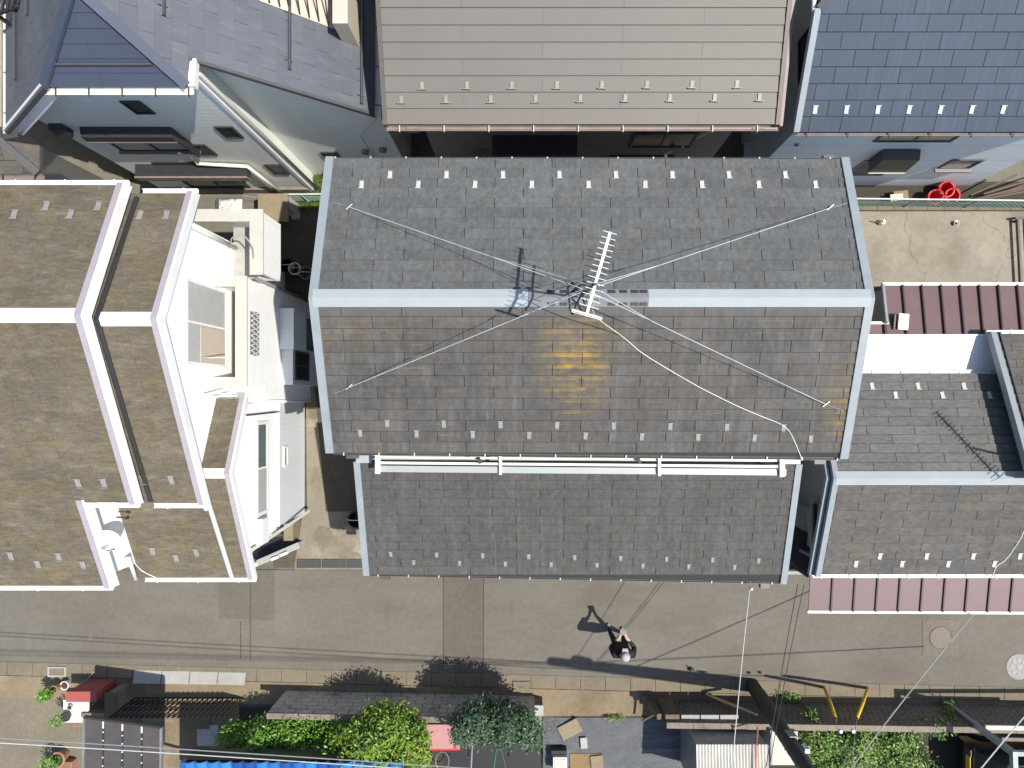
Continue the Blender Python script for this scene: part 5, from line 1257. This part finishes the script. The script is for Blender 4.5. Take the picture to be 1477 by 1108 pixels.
def pot(px, py, z, r, h_, mat, lab, leaves=0, lm='leaf_green', sq=False, seed=1):
    c = W(px, py, z); t = thing('flower_pot', lab, 'plant pot', c, 'pots by the left gateway')
    if sq:
        MB().hexa([c + V((sx * r * .8, sy * r * .8, 0)) for sx, sy in ((-1, -1), (1, -1), (1, 1), (-1, 1))] + [c + V((sx * r, sy * r, h_)) for sx, sy in ((-1, -1), (1, -1), (1, 1), (-1, 1))]).build('pot', M[mat], t)
        MB().box(c.x - r * .85, c.x + r * .85, c.y - r * .85, c.y + r * .85, c.z + h_ + .002, c.z + h_ + .012).build('soil', M['brown_soil'], t)
    else:
        MB().lathe(c, [(r * .7, 0), (r * .95, h_ * .85), (r * 1.05, h_ * .86), (r * 1.05, h_), (r * .88, h_), (r * .8, h_ * .85)], 18).build('pot', M[mat], t)
        MB().lathe(c + V((0, 0, h_ * .84)), [(r * .84, 0), (r * .84, .01)], 16).build('soil', M['soil'], t)
    if leaves: foliage([(c + V((-.1, -.05, h_ + .15)), (r * 1.2, r * 1.4, .2))], leaves, .08, seed=seed, zmin=c.z).build('leaves', M[lm], t)
pot(101, 984, 0, .1, .22, 'pvc', 'pale round pot next to the red pillar')
pot(85, 990, .2, .09, .2, 'terracotta', 'bushy green pot plant left of the red pillar', 420, seed=41)
pot(99, 1031, .55, .11, .12, 'frame_dark', 'dark round pot on the white stand', 90, seed=42)
pot(104, 1018, .55, .06, .1, 'beige', 'small tan pot on the white stand')
pot(94, 1087, .0, .17, .3, 'terracotta', 'big round pot with dark rim near the bottom left', 300, seed=43)
pot(105, 1100, .0, .13, .25, 'terracotta', 'square terracotta pot beside the big round pot', sq=True)
pot(122, 1035, .2, .1, .25, 'terracotta', 'square terracotta pot in front of the white stand', sq=True)
# smoked-panel carport roof
cpz = 2.15
P = [W(122, 1034, cpz), W(233, 1049, cpz), W(232, 1160, cpz), W(120, 1160, cpz)]
t = thing('carport', 'smoke brown panel roof with white screw rows at lower left', 'carport', W(178, 1100, 0))
for k in range(4):
    s0, s1_ = k / 4 + .004, (k + 1) / 4 - .004
    Q = [P[0].lerp(P[1], s0), P[0].lerp(P[1], s1_), P[3].lerp(P[2], s1_), P[3].lerp(P[2], s0)]
    MB().prism(Q, (0, 0, -.02)).build('panel', M['carport'], t)
for k in range(1, 4):
    a, b = P[0].lerp(P[1], k / 4), P[3].lerp(P[2], k / 4)
    MB().bar(a, b, .035, .03).build('rafter', M['frame_dark'], t)
    MB().bar(a.lerp(b, .02) + V((0, 0, .02)), a.lerp(b, .1) + V((0, 0, .02)), .028, .012).build('clip', M['white'], t)
    for j in range(9):
        c = a.lerp(b, .13 + j * .1 + .015 * k); MB().lathe(c + V((0, 0, .015)), [(.016, 0), (.012, .012)], 8).build('screw', M['white'], t)
for a, b in ((P[0], P[1]), (P[1], P[2]), (P[3], P[0])): MB().bar(a, b, .045, .07).build('frame_rail', M['frame_dark'] if a is P[0] else M['vent'], t)
for p in (P[3].lerp(P[2], .1), P[3].lerp(P[2], .9)): MB().bar((p.x, p.y, 0), (p.x, p.y, cpz - .05), .06, .06, up=(1, 0, 0)).build('post', M['vent'], t)
# folding lattice gate
t = thing('lattice_gate', 'black folding lattice gate drawn across the left gateway', 'gate', W(255, 1005, 0))
g0, g1 = W(196, 1006, 0), W(352, 1006, 0); gd = (g1 - g0); n = 22
for r in range(3):
    for k in range(n):
        a = g0 + gd * (k / n); b = g0 + gd * ((k + 1) / n); z_ = .08 + .33 * r
        MB().bar(a + V((0, .012, z_)), b + V((0, .012, z_ + .33)), .02, .012, up=(0, 1, 0)).build('lattice_bar', M['black'], t)
        MB().bar(b + V((0, -.012, z_)), a + V((0, -.012, z_ + .33)), .02, .012, up=(0, 1, 0)).build('lattice_bar', M['black'], t)
for k in range(0, n + 1, 1):
    a = g0 + gd * (k / n); MB().bar(a + V((0, 0, .05)), a + V((0, 0, 1.1)), .022, .022, up=(1, 0, 0)).build('upright', M['black'], t)
MB().bar(g0 + V((0, 0, .04)), g1 + V((0, 0, .04)), .03, .03).build('track', M['dark_metal'], t)
for px, py, a_, b_, m_ in ((235, 1030, .55, .35, 'tan_slab'), (285, 1033, .6, .6, 'gutter'), (300, 1060, .5, .5, 'block')):
    MB().obox(W(px, py, -.006 - .012 * (px == 300)), a_, b_, .03).build('paving_slab', M[m_], label={235: 'tan paving slab behind the lattice gate', 285: 'pale paving slab behind the lattice gate', 300: 'grey paving slab deeper in the gateway'}[px], cat='paving slab')
# blue glazed tile roof
t = thing('blue_tile_roof', 'glossy blue tile roof at the bottom edge under the bushes', 'roof', W(420, 1110, 0))
zt = 2.25; x0 = W(262, 1095, zt).x; x1 = W(578, 1095, zt).x; yt = W(0, 1099, zt).y
MB().box(x0, x1, yt - 1.4, yt - .02, zt - .6, zt - .12).build('base', M['frame_dark'], t)
nT = 18; src = None
for r in range(4):
    for k in range(nT):
        xa = x0 + (x1 - x0) * k / nT; wT = (x1 - x0) / nT; y0 = yt - r * .26 ; zz = zt - .03 - r * .085
        if src is None:
            mb = MB(); m6 = 6
            for yy, dz in ((0, .012), (-.27, -.075)):
                for j in range(m6 + 1): s = j / m6; mb.v.append((xa + s * wT, y0 + yy, zz + dz + .085 * math.sin(s * math.pi) ** .7))
            for yy, dz in ((0, -.03), (-.27, -.11)):
                for j in range(m6 + 1): s = j / m6; mb.v.append((xa + s * wT, y0 + yy, zz + dz + .085 * math.sin(s * math.pi) ** .7))
            for j in range(m6):
                mb.f += [(j, j + 1, j + 8, j + 7), (14 + j, 21 + j, 22 + j, 15 + j), (j, 14 + j, 15 + j, j + 1), (7 + j, 8 + j, 22 + j, 21 + j)]; mb.m += [0] * 4
            src = mb.build('tile', M['bluetile'], t); s0_ = V((xa, y0, zz))
        else: inst(src, t, Matrix.Translation(wpos(t)) @ Matrix.Translation(V((xa, y0, zz)) - s0_))
for xx in (x0 + .1, x1 - .1): MB().bar((xx, yt - 1.3, 0), (xx, yt - 1.3, zt - .6), .08, .08, up=(1, 0, 0)).build('post', M['timber'], t)
MB().box(x0 - .02, x0 + .08, yt - 1.4, yt + .01, zt - .1, zt + .05).build('verge_tile', M['bluetile'], t)
# pink shed, stakes, hoop
t = thing('pink_shed', 'faded pink topped small shed between bush and staked trees', 'shed', W(635, 1050, 0))
zp = 1.0; a = W(612, 1046, zp); b = W(662, 1079, zp)
MB().box(a.x, b.x, b.y, a.y, 0, zp - .04).build('walls', M['slab'], t); MB().box(a.x - .02, b.x + .02, b.y - .02, a.y + .01, zp - .037, zp).build('lid', M['pink'], t); MB().box(a.x - .02, b.x + .02, b.y - .06, b.y - .023, zp - .2, zp - .01).build('front_edge', M['red_bright'], t)
t = thing('wire_hoop', 'thin grey hoop standing beside the pink shed', 'hoop', W(638, 1095, 0)); c = W(638, 1098, .3)
MB().tube([c + V((.16 * math.cos(a_), .22 * math.sin(a_), .0)) for a_ in [math.pi * 2 * j / 16 for j in range(17)]], .012, 5).build('hoop', M['vent'], t); MB().tube([c + V((.16, 0, 0)), c + V((.16, 0, -.3))], .01, 5).build('leg', M['vent'], t)
for k, (xa, ya, xb, yb, m_, lab) in enumerate(((681, 1068, 679, 1112, 'white', 'white stake supporting the left camellia'), (717, 1070, 711, 1112, 'bluegreen', 'green stake supporting the right camellia'), (720, 1070, 730, 1112, 'wire', 'thin grey stake beside the green stake'))):
    if 'bluegreen' not in M: M['bluegreen'] = plain('green_plastic', (.1, .42, .3), .4)
    a, b = W(xa, ya, 1.0), W(xb, yb, 1.9); t = thing('garden_stake', lab, 'stake', V((a.x, a.y, 0)), 'stakes by the camellia trees')
    MB().tube([a + (a - b) * .9, b], .02 if k < 2 else .013, 8).build('rod', M[m_], t); MB().lathe(b, [(.024, 0), (.018, .03)], 8).build('tip', M['alu'], t)
MB().box(W(640, 0).x, W(779, 0).x, W(0, 1300).y, W(0, 1040).y, -.018, -.012).build('planting_bed', M['black'], kind='structure')  # bed coloured black to paint in the shadow under the trees
# tarpaulin with wrinkles
def rumple(px0, px1, py0, py1, z, amp, nx, ny, seed):
    rnd = random.Random(seed); mb = MB(); fol = [(rnd.uniform(-.25, .25), rnd.uniform(3, 14), rnd.uniform(0, 6), rnd.uniform(.3, 1)) for _ in range(9)]
    for i in range(nx + 1):
        for j in range(ny + 1):
            u_, v_ = i / nx, j / ny; p = W(px0 + (px1 - px0) * u_, py0 + (py1 - py0) * v_, 0)
            h_ = sum(abs(math.sin(k_ * ((v_ * 3.2) + a_ * u_ * 3) + ph * u_)) ** 6 * w_ for a_, k_, ph, w_ in fol) / 3
            p.z = z + amp * h_ + rnd.uniform(0, amp * .2); mb.v.append(tuple(p))
    for i in range(nx):
        for j in range(ny): a = i * (ny + 1) + j; mb.f.append((a, a + 1, a + ny + 2, a + ny + 1)); mb.m.append(0)
    return mb
rumple(783, 992, 1034, 1180, .02, .045, 70, 60, 4).build('tarpaulin', M['tarp'], label='black plastic tarpaulin pegged over the garden plot', cat='tarpaulin', smooth=True)
for k, (px, py, a_, b_, r_, m_, lab) in enumerate(((822, 1051, .52, .33, .48, 'tan_slab', 'tan stone slab lying tilted on the tarpaulin'), (842, 1071, .16, .24, .1, 'slab', 'small grey slab on the tarpaulin below the tan slab'), (861, 1100, .3, .35, .1, 'tan_slab', 'brown slab at the edge of the bare soil'))):
    t = thing('stone_slab', lab, 'slab', W(px, py, .06)); MB().obox(W(px, py, .06), a_, b_, .06, r_).build('body', M[m_], t); MB().obox(W(px, py, .121), a_ * .94, b_ * .92, .006, r_).build('top_face', M[m_], t)
MB().box(W(822, 0).x, W(868, 0).x, W(0, 1180).y, W(0, 1085).y, .055, .08).build('bare_soil', M['brown_soil'], kind='structure')
c = W(808, 1100, .45); t = thing('white_planter_box', 'white square planter box with dark side near the tarpaulin', 'planter', W(808, 1100, 0))
MB().box(c.x - .16, c.x + .16, c.y - .3, c.y + .1, 0, .42).build('body', M['white'], t); MB().box(c.x - .13, c.x + .13, c.y - .27, c.y + .07, .421, .44).build('filling', M['beige'], t); MB().box(c.x - .2, c.x + .16, c.y + .105, c.y + .2, 0, .3).build('black_tray', M['black'], t)
# rusty cabinet, corrugated shed, beige cabinet
t = thing('rusty_beam', 'peeling white and rust red steel lid beside the dark block wall', 'cabinet', W(1015, 1045, 0)); a = W(963, 1041, 1.0); b = W(1069, 1050, 1.0)
MB().box(a.x, b.x, b.y, a.y, .9, 1.0).build('lid', M['rust'], t); MB().box(a.x + .03, b.x - .03, b.y + .02, a.y - .02, 0, .897).build('body', M['red'], t)
MB().box(W(960, 0, 1.05).x, W(980, 0, 1.05).x, W(0, 1039, 1.05).y, W(0, 1031, 1.05).y, 0, 1.05).build('timber_block', M['timber'], t)
for k in range(3):
    xa = 983 + k * 28; MB().box(W(xa, 0, 1.02).x, W(xa + 26, 0, 1.02).x, W(0, 1039, 1.02).y, W(0, 1031.5, 1.02).y, .98, 1.02).build('slab', M['slab'], t)
t = thing('corrugated_shed', 'small shed with pale corrugated sheet roof near the utility pole', 'shed', W(1050, 1100, 0)); zs = 1.75
a = W(1004, 1076, zs); b = W(1108, 1076, zs)
MB().box(a.x + .02, b.x - .02, a.y - 1.2, a.y - .02, 0, zs - .03).build('walls', M['vent'], t)
MB().prism([V((a.x + .02, a.y - .017, 0)), V((b.x - .02, b.y - .017, 0)), V((b.x - .02, b.y - .017, zs - .04)), V((a.x + .02, a.y - .017, zs - .04))], (0, .015, 0)).build('front_panel', M['block'], t)
mb = MB(); nC = 46
for yy, zz in ((a.y + .03, zs), (a.y - 1.25, zs + .12)):
    for k in range(nC + 1): mb.v.append((a.x + (b.x - a.x) * k / nC, yy, zz + .02 * math.cos(k * math.pi / 1.0 / 1.0)))
for k in range(nC): mb.f.append((k, k + 1, k + nC + 2, k + nC + 1)); mb.m.append(0)
o = mb.build('corrugated_sheet', M['corr'], t)
t = thing('copper_pipe', 'orange brown steel pipe lying across the corrugated shed', 'pipe', W(1095, 1060, 1.0)); MB().tube([W(1093, 1050, 1.4), W(1091, 1075, 1.85), W(1090, 1150, 1.95)], .022, 8).build('pipe', M['terracotta'], t); MB().lathe(W(1091, 1073, 1.85), [(.03, -.02), (.03, .03)], 8).build('collar', M['timber'], t)
t = thing('beige_cabinet', 'beige topped cabinet beside the utility pole', 'cabinet', W(1130, 1075, 0)); zc = 1.3; a = W(1115, 1056, zc); b = W(1150, 1103, zc)
MB().box(a.x, b.x, b.y, a.y, 0, zc - .03).build('body', M['trim'], t); MB().box(a.x - .01, b.x + .01, b.y - .01, a.y + .01, zc - .028, zc).build('top', M['beige'], t); MB().box(a.x - .06, a.x - .012, b.y, a.y + .05, .1, zc + .02).build('side_panel', M['trim'], t)
# grey carport beam at right, black car behind it
t = thing('grey_carport_frame', 'grey steel carport beam rising at the lower right corner', 'carport', W(1400, 1045, 0))
c = W(1403, 1043, 1.05); MB().bar(V((c.x, c.y, 0)), V((c.x, c.y, 2.4)), .11, .11, up=(1, 0, 0)).build('post', M['trim'], t); e = V((c.x, c.y, 2.4))
MB().bar(e + V((0, .05, 0)), e + V((0, -3.0, .15)), .1, .12).build('beam', M['trim'], t); MB().bar(e + V((0.05, 0, 0)), e + V((3.2, 0, .05)), .09, .1).build('cross_beam', M['trim'], t)
t = thing('pale_coping', 'pale cream coping strip at the right end of the block wall', 'wall', W(1450, 1048, 1.2)); MB().bar(W(1421, 1049, 1.22), W(1530, 1051, 1.22), .1, .05).build('coping', M['cream'], t); MB().bar(W(1421, 1049, .6), W(1530, 1051, .6), .08, 1.18).build('wall', M['block_dark'], t)
cx, cyy = W(1402, 1095, .9).x, W(0, 1100, .9).y
t = thing('black_car', 'black small car with yellow rear plate in the dark bay at lower right', 'car', V((cx + 1.6, cyy - .3, 0)))
def carpoly(pts, y0, y1): return MB().prism([(cx + x_, y0, z_) for x_, z_ in pts], (0, y1 - y0, 0))
carpoly([(0, .35), (3.3, .35), (3.35, .8), (2.7, .95), (.02, .95), (-.02, .6)], cyy - 1.1, cyy + .35).build('body', M['carblack'], t)
carpoly([(.05, .953), (2.65, .953), (2.0, 1.55), (.35, 1.58)], cyy - 1.03, cyy + .28).build('cabin', M['glass'], t)
carpoly([(.33, 1.583), (2.0, 1.553), (1.95, 1.6), (.4, 1.62)], cyy - .98, cyy + .23).build('roof', M['carblack'], t)
pl_ = MB().box(cx - .035, cx - .022, cyy - .22, cyy + .11, .72, .885).build('number_plate', M['plate_yellow'], t)
for yy in (cyy - .95, cyy + .2): MB().box(cx - .03, cx + .02, yy - .08, yy + .08, .7, .9).build('tail_light', M['brown_dark'], t)
for xx in (.55, 2.75):
    for yy in (cyy - 1.1, cyy + .25):
        w_ = MB().lathe((cx + xx, yy, .28), [(.28, 0), (.28, .14), (.2, .15)], 18, ax=(0, 1, 0)).build('wheel', M['rubber'], t); MB().lathe((cx + xx, yy + .01, .28), [(.17, .14), (.17, .155), (.05, .16)], 14, ax=(0, 1, 0)).build('rim', M['alu'], w_)

# ------------------------------------------------------------------ utility pole, guys, wires
pb = W(1085, 988, 0); pt = pb + V((-.1, -.62, 9.6))
up_ = thing('utility_pole', 'dark weathered utility pole leaning over the lower right of the street', 'utility pole', pb)
def pp(z): return pb.lerp(pt, z / 9.6)
MB().tube([pp(-.1), pp(3), pp(6), pp(9.6)], [.165, .15, .135, .11], 16).build('shaft', M['pole'], up_, smooth=True)
for z in (2.3, 2.75, 3.4, 6.6, 8.1): MB().tube([pp(z), pp(z + .06)], .165 - .004 * z, 16).build('band', M['dark_metal'], up_)
for k in range(9):
    z = 2.0 + .45 * k; s = 1 if k % 2 else -1; MB().tube([pp(z), pp(z) + V((.24 * s, .08, 0))], .012, 6).build('step_bolt', M['vent'], up_)
MB().tube([pp(.3) + V((.17, .02, 0)), pp(6) + V((.15, .02, 0))], .022, 6).build('cable_guard', M['pole'], up_)
MB().obox(pp(2.35) + V((.04, .165, 0)), .16, .02, .3).build('tag_plate', M['slab'], up_); MB().obox(pp(2.75) + V((.2, .06, 0)), .1, .08, .22).build('terminal_box', M['white'], up_)
for z in (7.9, 8.4, 8.9):
    MB().bar(pp(z) + V((-.2, 0, 0)), pp(z) + V((.2, 0, 0)), .05, .05).build('rack_arm', M['vent'], up_)
    MB().lathe(pp(z) + V((-.2, 0, .03)), [(.05, 0), (.06, .05), (.03, .12), (.05, .15), (.02, .2)], 10).build('insulator', M['white'], up_)
for k, (u_, v_) in enumerate(((.35, .05), (-.3, .1))): MB().lathe(pp(8.2 - .5 * k) + V((u_ * .6, v_, 0)), [(.1, 0), (.12, .03), (.12, .4), (.06, .45)], 12).build('junction_can', M['vent'], up_)
def sag(a, b, s, n=14): return [V(a).lerp(V(b), i / n) - V((0, 0, s * 4 * (i / n) * (1 - i / n))) for i in range(n + 1)]
wires = [  # overhead lines along the street
 (8.95, V((-15, -7.0, 8.8)), .2, .008, 'wire_dark', 'black overhead power line along the street, topmost of the three'),
 (8.45, V((-15, -7.0, 8.3)), .2, .008, 'wire_dark', 'black overhead power line along the street, middle of the three'),
 (7.95, V((-15, -7.05, 7.8)), .2, .008, 'wire_dark', 'black overhead power line along the street, lowest of the three')]
for z, e, s, r_, m_, lab in wires:
    a = pp(z) + V((-.2, 0, .05))
    MB().tube(sag(a, e, s), r_, 5).build('power_line', M[m_], label=lab, cat='wire', group='power lines along the street')
for k, (dy, z, m_, lab, r_) in enumerate(((.0, 4.35, 'wire', 'pale telephone cable crossing the bottom left above the carport', .0085), (.14, 4.45, 'wire_grey', 'dark telephone cable beside the pale one at bottom left', .009))):
    a = pp(z) + V((-.1, dy, 0)); e = W(-40, 1073 - 7 * k, 4.2); e = e + (e - a) * .3
    MB().tube(sag(a, e, .12), r_, 5).build('telephone_cable', M[m_], label=lab, cat='wire', group='telephone cables along the street')
tap = [(1082, 846, 3.0, 3.42, .0085, 'wire', 'pale service wire from the middle house eave to the street line'),
       (1151, 842, 2.9, 3.95, .008, 'wire_dark', 'thin dark service wire from the gap beside the middle house'),
       (1160, 842, 2.9, 4.0, .007, 'wire_dark', 'thin dark service wire right of its twin by the mauve awning'),
       (1404, 886, 2.5, 5.0, .012, 'wire_grey', 'grey service cable from the mauve awning down across the street'),
       (1500, 1008, 2.3, 9.3, .012, 'wire', 'white service wire crossing the grey beam at lower right')]
for px, py, z, tx, r_, m_, lab in tap:
    a = W(px, py, z); e = V((tx, -7.1, 4.9))
    if px == 1500: e = W(1410, 1121, 4.5); e = e + (e - a) * 1.2
    mb = MB().tube(sag(a, e, .06), r_, 5)
    mb.build('service_wire', M[m_], label=lab, cat='wire', group='service wires to the houses')
t = thing('wire_anchor', 'small white insulator where the service wire meets the eave', 'insulator', W(1082, 846, 3.0)); MB().lathe(W(1082, 848, 2.98), [(.03, 0), (.03, .1), (.015, .12)], 8).build('body', M['white'], t); MB().tube([W(1082, 846, 3.02), W(1082, 838, 3.0)], .01, 5).build('hook', M['vent'], t)
for k, (bx0, by0, tx0, ty0, hz, lab) in enumerate(((1188, 991, 1205, 1036, 1.75, 'yellow guy guard nearest the utility pole'), (1251, 992, 1236, 1036, 1.75, 'yellow guy guard farther from the utility pole'))):
    a = W(bx0, by0, 0); b = W(tx0, ty0, hz); t = thing('guy_guard', lab, 'guy guard', a, 'yellow guards on the pole guys')
    MB().tube([a + V((0, 0, .02)), a.lerp(b, .5) + V((0.02, 0, 0)), b], .036, 10).build('sleeve', M['yellow'], t, smooth=True); MB().tube([b, b + (b - a) * .06], .03, 8).build('cap', M['dark_metal'], t)
    MB().tube([b, pp(5.6 - k * .5)], .006, 5).build('stay_wire', M['wire_grey'], t)
    MB().lathe(b + (b - a) * .35, [(.035, -.03), (.035, .05)], 8).build('insulator', M['white'], t)
# small debris on the road
for k, (px, py, r_) in enumerate(((996, 963, .05), (1368, 924, .02), (186, 863, .02), (188, 864, .015))):
    pass
t = thing('dark_cap', 'small dark cylinder standing in the shadow edge of the pole', 'marker', W(997, 963, 0)); MB().lathe(W(997, 965, 0), [(.05, 0), (.05, .12), (.03, .14)], 10).build('body', M['black'], t); MB().lathe(W(997, 965, .141), [(.02, 0), (.02, .03)], 8).build('knob', M['black'], t)

# ------------------------------------------------------------------ the person
base = V((2.09, -5.68, 0))
person = thing('person', 'person in dark clothes and grey cap holding a controller in the street', 'person', base)
J = {'pelvis': (0, -.03, .93, .13), 'waist': (0, -.02, 1.06, .15), 'chest': (0, -.03, 1.27, .18), 'upper': (0, -.04, 1.38, .15), 'neck': (0, -.02, 1.47, .055), 'skull': (0, 0, 1.56, .085), 'crown': (0, -.005, 1.64, .075)}
E = [('pelvis', 'waist'), ('waist', 'chest'), ('chest', 'upper'), ('upper', 'neck'), ('neck', 'skull'), ('skull', 'crown')]
for s, n_ in ((-1, 'l'), (1, 'r')):
    J.update({n_ + 'sh': (s * .2, -.04, 1.36, .085), n_ + 'el': (s * .27, .03, 1.12, .062), n_ + 'wr': (s * .075, .27, 1.17, .035), n_ + 'pm': (s * .055, .34, 1.18, .033)})
    E += [('upper', n_ + 'sh'), (n_ + 'sh', n_ + 'el'), (n_ + 'el', n_ + 'wr'), (n_ + 'wr', n_ + 'pm')]
    for f in range(4):
        k1, k2 = n_ + 'f%da' % f, n_ + 'f%db' % f; ln = (.035, .042, .04, .03)[f]
        J[k1] = (s * (.065 - .004 * f), .37 - .008 * f, 1.2 - .02 * f, .0095); J[k2] = (s * (.045 - .004 * f), .37 + ln - .01 * f, 1.19 - .02 * f, .008)
        E += [(n_ + 'pm', k1), (k1, k2)]
    J[n_ + 'ta'] = (s * .03, .35, 1.215, .011); J[n_ + 'tb'] = (s * .015, .385, 1.225, .009); E += [(n_ + 'pm', n_ + 'ta'), (n_ + 'ta', n_ + 'tb')]
    ox = -.07 if s < 0 else -.0
    J.update({n_ + 'hp': (s * .095, -.02, .88, .1), n_ + 'kn': (s * .115 + ox * .5, .04, .49, .066), n_ + 'an': (s * .12 + ox, .0 + (.09 if s < 0 else 0), .1, .045), n_ + 'he': (s * .12 + ox, -.0 + (.09 if s < 0 else 0), .05, .042), n_ + 'to': (s * .14 + ox, .15 + (.09 if s < 0 else 0), .038, .036)})
    E += [('pelvis', n_ + 'hp'), (n_ + 'hp', n_ + 'kn'), (n_ + 'kn', n_ + 'an'), (n_ + 'an', n_ + 'he'), (n_ + 'he', n_ + 'to')]
names = list(J); idx = {n_: i for i, n_ in enumerate(names)}
me = bpy.data.meshes.new('body_skel'); me.from_pydata([J[n_][:3] for n_ in names], [(idx[a], idx[b]) for a, b in E], [])
tmp = bpy.data.objects.new('body_skel', me); C.objects.link(tmp)
sm = tmp.modifiers.new('skin', 'SKIN'); sm.use_smooth_shade = True
for i, n_ in enumerate(names):
    sv = me.skin_vertices[0].data[i]; sv.radius = (J[n_][3],) * 2; sv.use_root = (n_ == 'pelvis')
    if n_ in ('chest', 'upper', 'waist', 'pelvis'): sv.radius = (J[n_][3] * 1.15, J[n_][3] * .8)
sb_ = tmp.modifiers.new('sub', 'SUBSURF'); sb_.levels = 2; sb_.render_levels = 2
dg = bpy.context.evaluated_depsgraph_get(); ev = tmp.evaluated_get(dg)
bme = bpy.data.meshes.new_from_object(ev); bme.name = 'body'
bpy.data.objects.remove(tmp)
bme.materials.clear()
for k in ('cloth_dark', 'skin', 'trouser', 'shoe', 'cloth_red'): bme.materials.append(M[k])
for p in bme.polygons:
    c = p.center
    if c.z > 1.46: p.material_index = 1
    elif c.y > .2 and c.z > 1.0: p.material_index = 1
    elif c.z < .075: p.material_index = 3
    elif c.z < .96: p.material_index = 2
    elif abs(c.x) < .09 and c.y > .03: p.material_index = 4
    else: p.material_index = 0
    p.use_smooth = True
bo = bpy.data.objects.new('body', bme); C.objects.link(bo); bo.parent = person
B = base
hd = MB().lathe(B + V((0, .0, 1.585)), [(.094, -.02), (.104, .02), (.1, .06), (.08, .1), (.045, .122), (.0, .128)], 20).build('cap', M['cap_grey'], person, smooth=True)
MB().hexa([B + V((-.075, .08, 1.585)), B + V((.075, .08, 1.585)), B + V((.055, .165, 1.565)), B + V((-.055, .165, 1.565)), B + V((-.075, .08, 1.597)), B + V((.075, .08, 1.597)), B + V((.055, .165, 1.575)), B + V((-.055, .165, 1.575))]).build('brim', M['cap_grey'], hd)
MB().bar(B + V((-.035, -.1, 1.6)), B + V((.035, -.1, 1.6)), .03, .03).build('strap_gap', M['hair'], hd)
MB().lathe(B + V((0, -.01, 1.52)), [(.07, -.03), (.09, .0), (.095, .055)], 18).build('hair', M['hair'], person, smooth=True)
MB().lathe(B + V((0, .095, 1.555)), [(.012, -.02), (.016, -.005), (.006, .02)], 8).build('nose', M['skin'], person, smooth=True)
for s in (-1, 1):
    MB().lathe(B + V((s * .095, 0, 1.555)), [(.012, -.03), (.02, 0), (.012, .03)], 8).build('ear', M['skin'], person, smooth=True)
    MB().lathe(B + V((s * .032, .078, 1.57)), [(.004, -.006), (.01, 0), (.004, .006)], 8).build('eye', M['black'], person)
MB().bar(B + V((-.022, .084, 1.52)), B + V((.022, .084, 1.52)), .008, .008).build('mouth', M['cloth_red'], person)
c = B + V((0, .37, 1.17)); t = thing('drone_controller', 'small grey controller held in the hands of the person', 'controller', c)
MB().obox(c, .13, .07, .045).build('body', M['vent'], t); MB().hexa([c + V((-.07, .04, .04)), c + V((.07, .04, .04)), c + V((.07, .12, .1)), c + V((-.07, .12, .1)), c + V((-.07, .03, .05)), c + V((.07, .03, .05)), c + V((.07, .11, .11)), c + V((-.07, .11, .11))]).build('screen_holder', M['guard_dull'], t)
for s in (-1, 1): MB().lathe(c + V((s * .04, 0, .045)), [(.008, 0), (.006, .02)], 8).build('stick', M['black'], t)
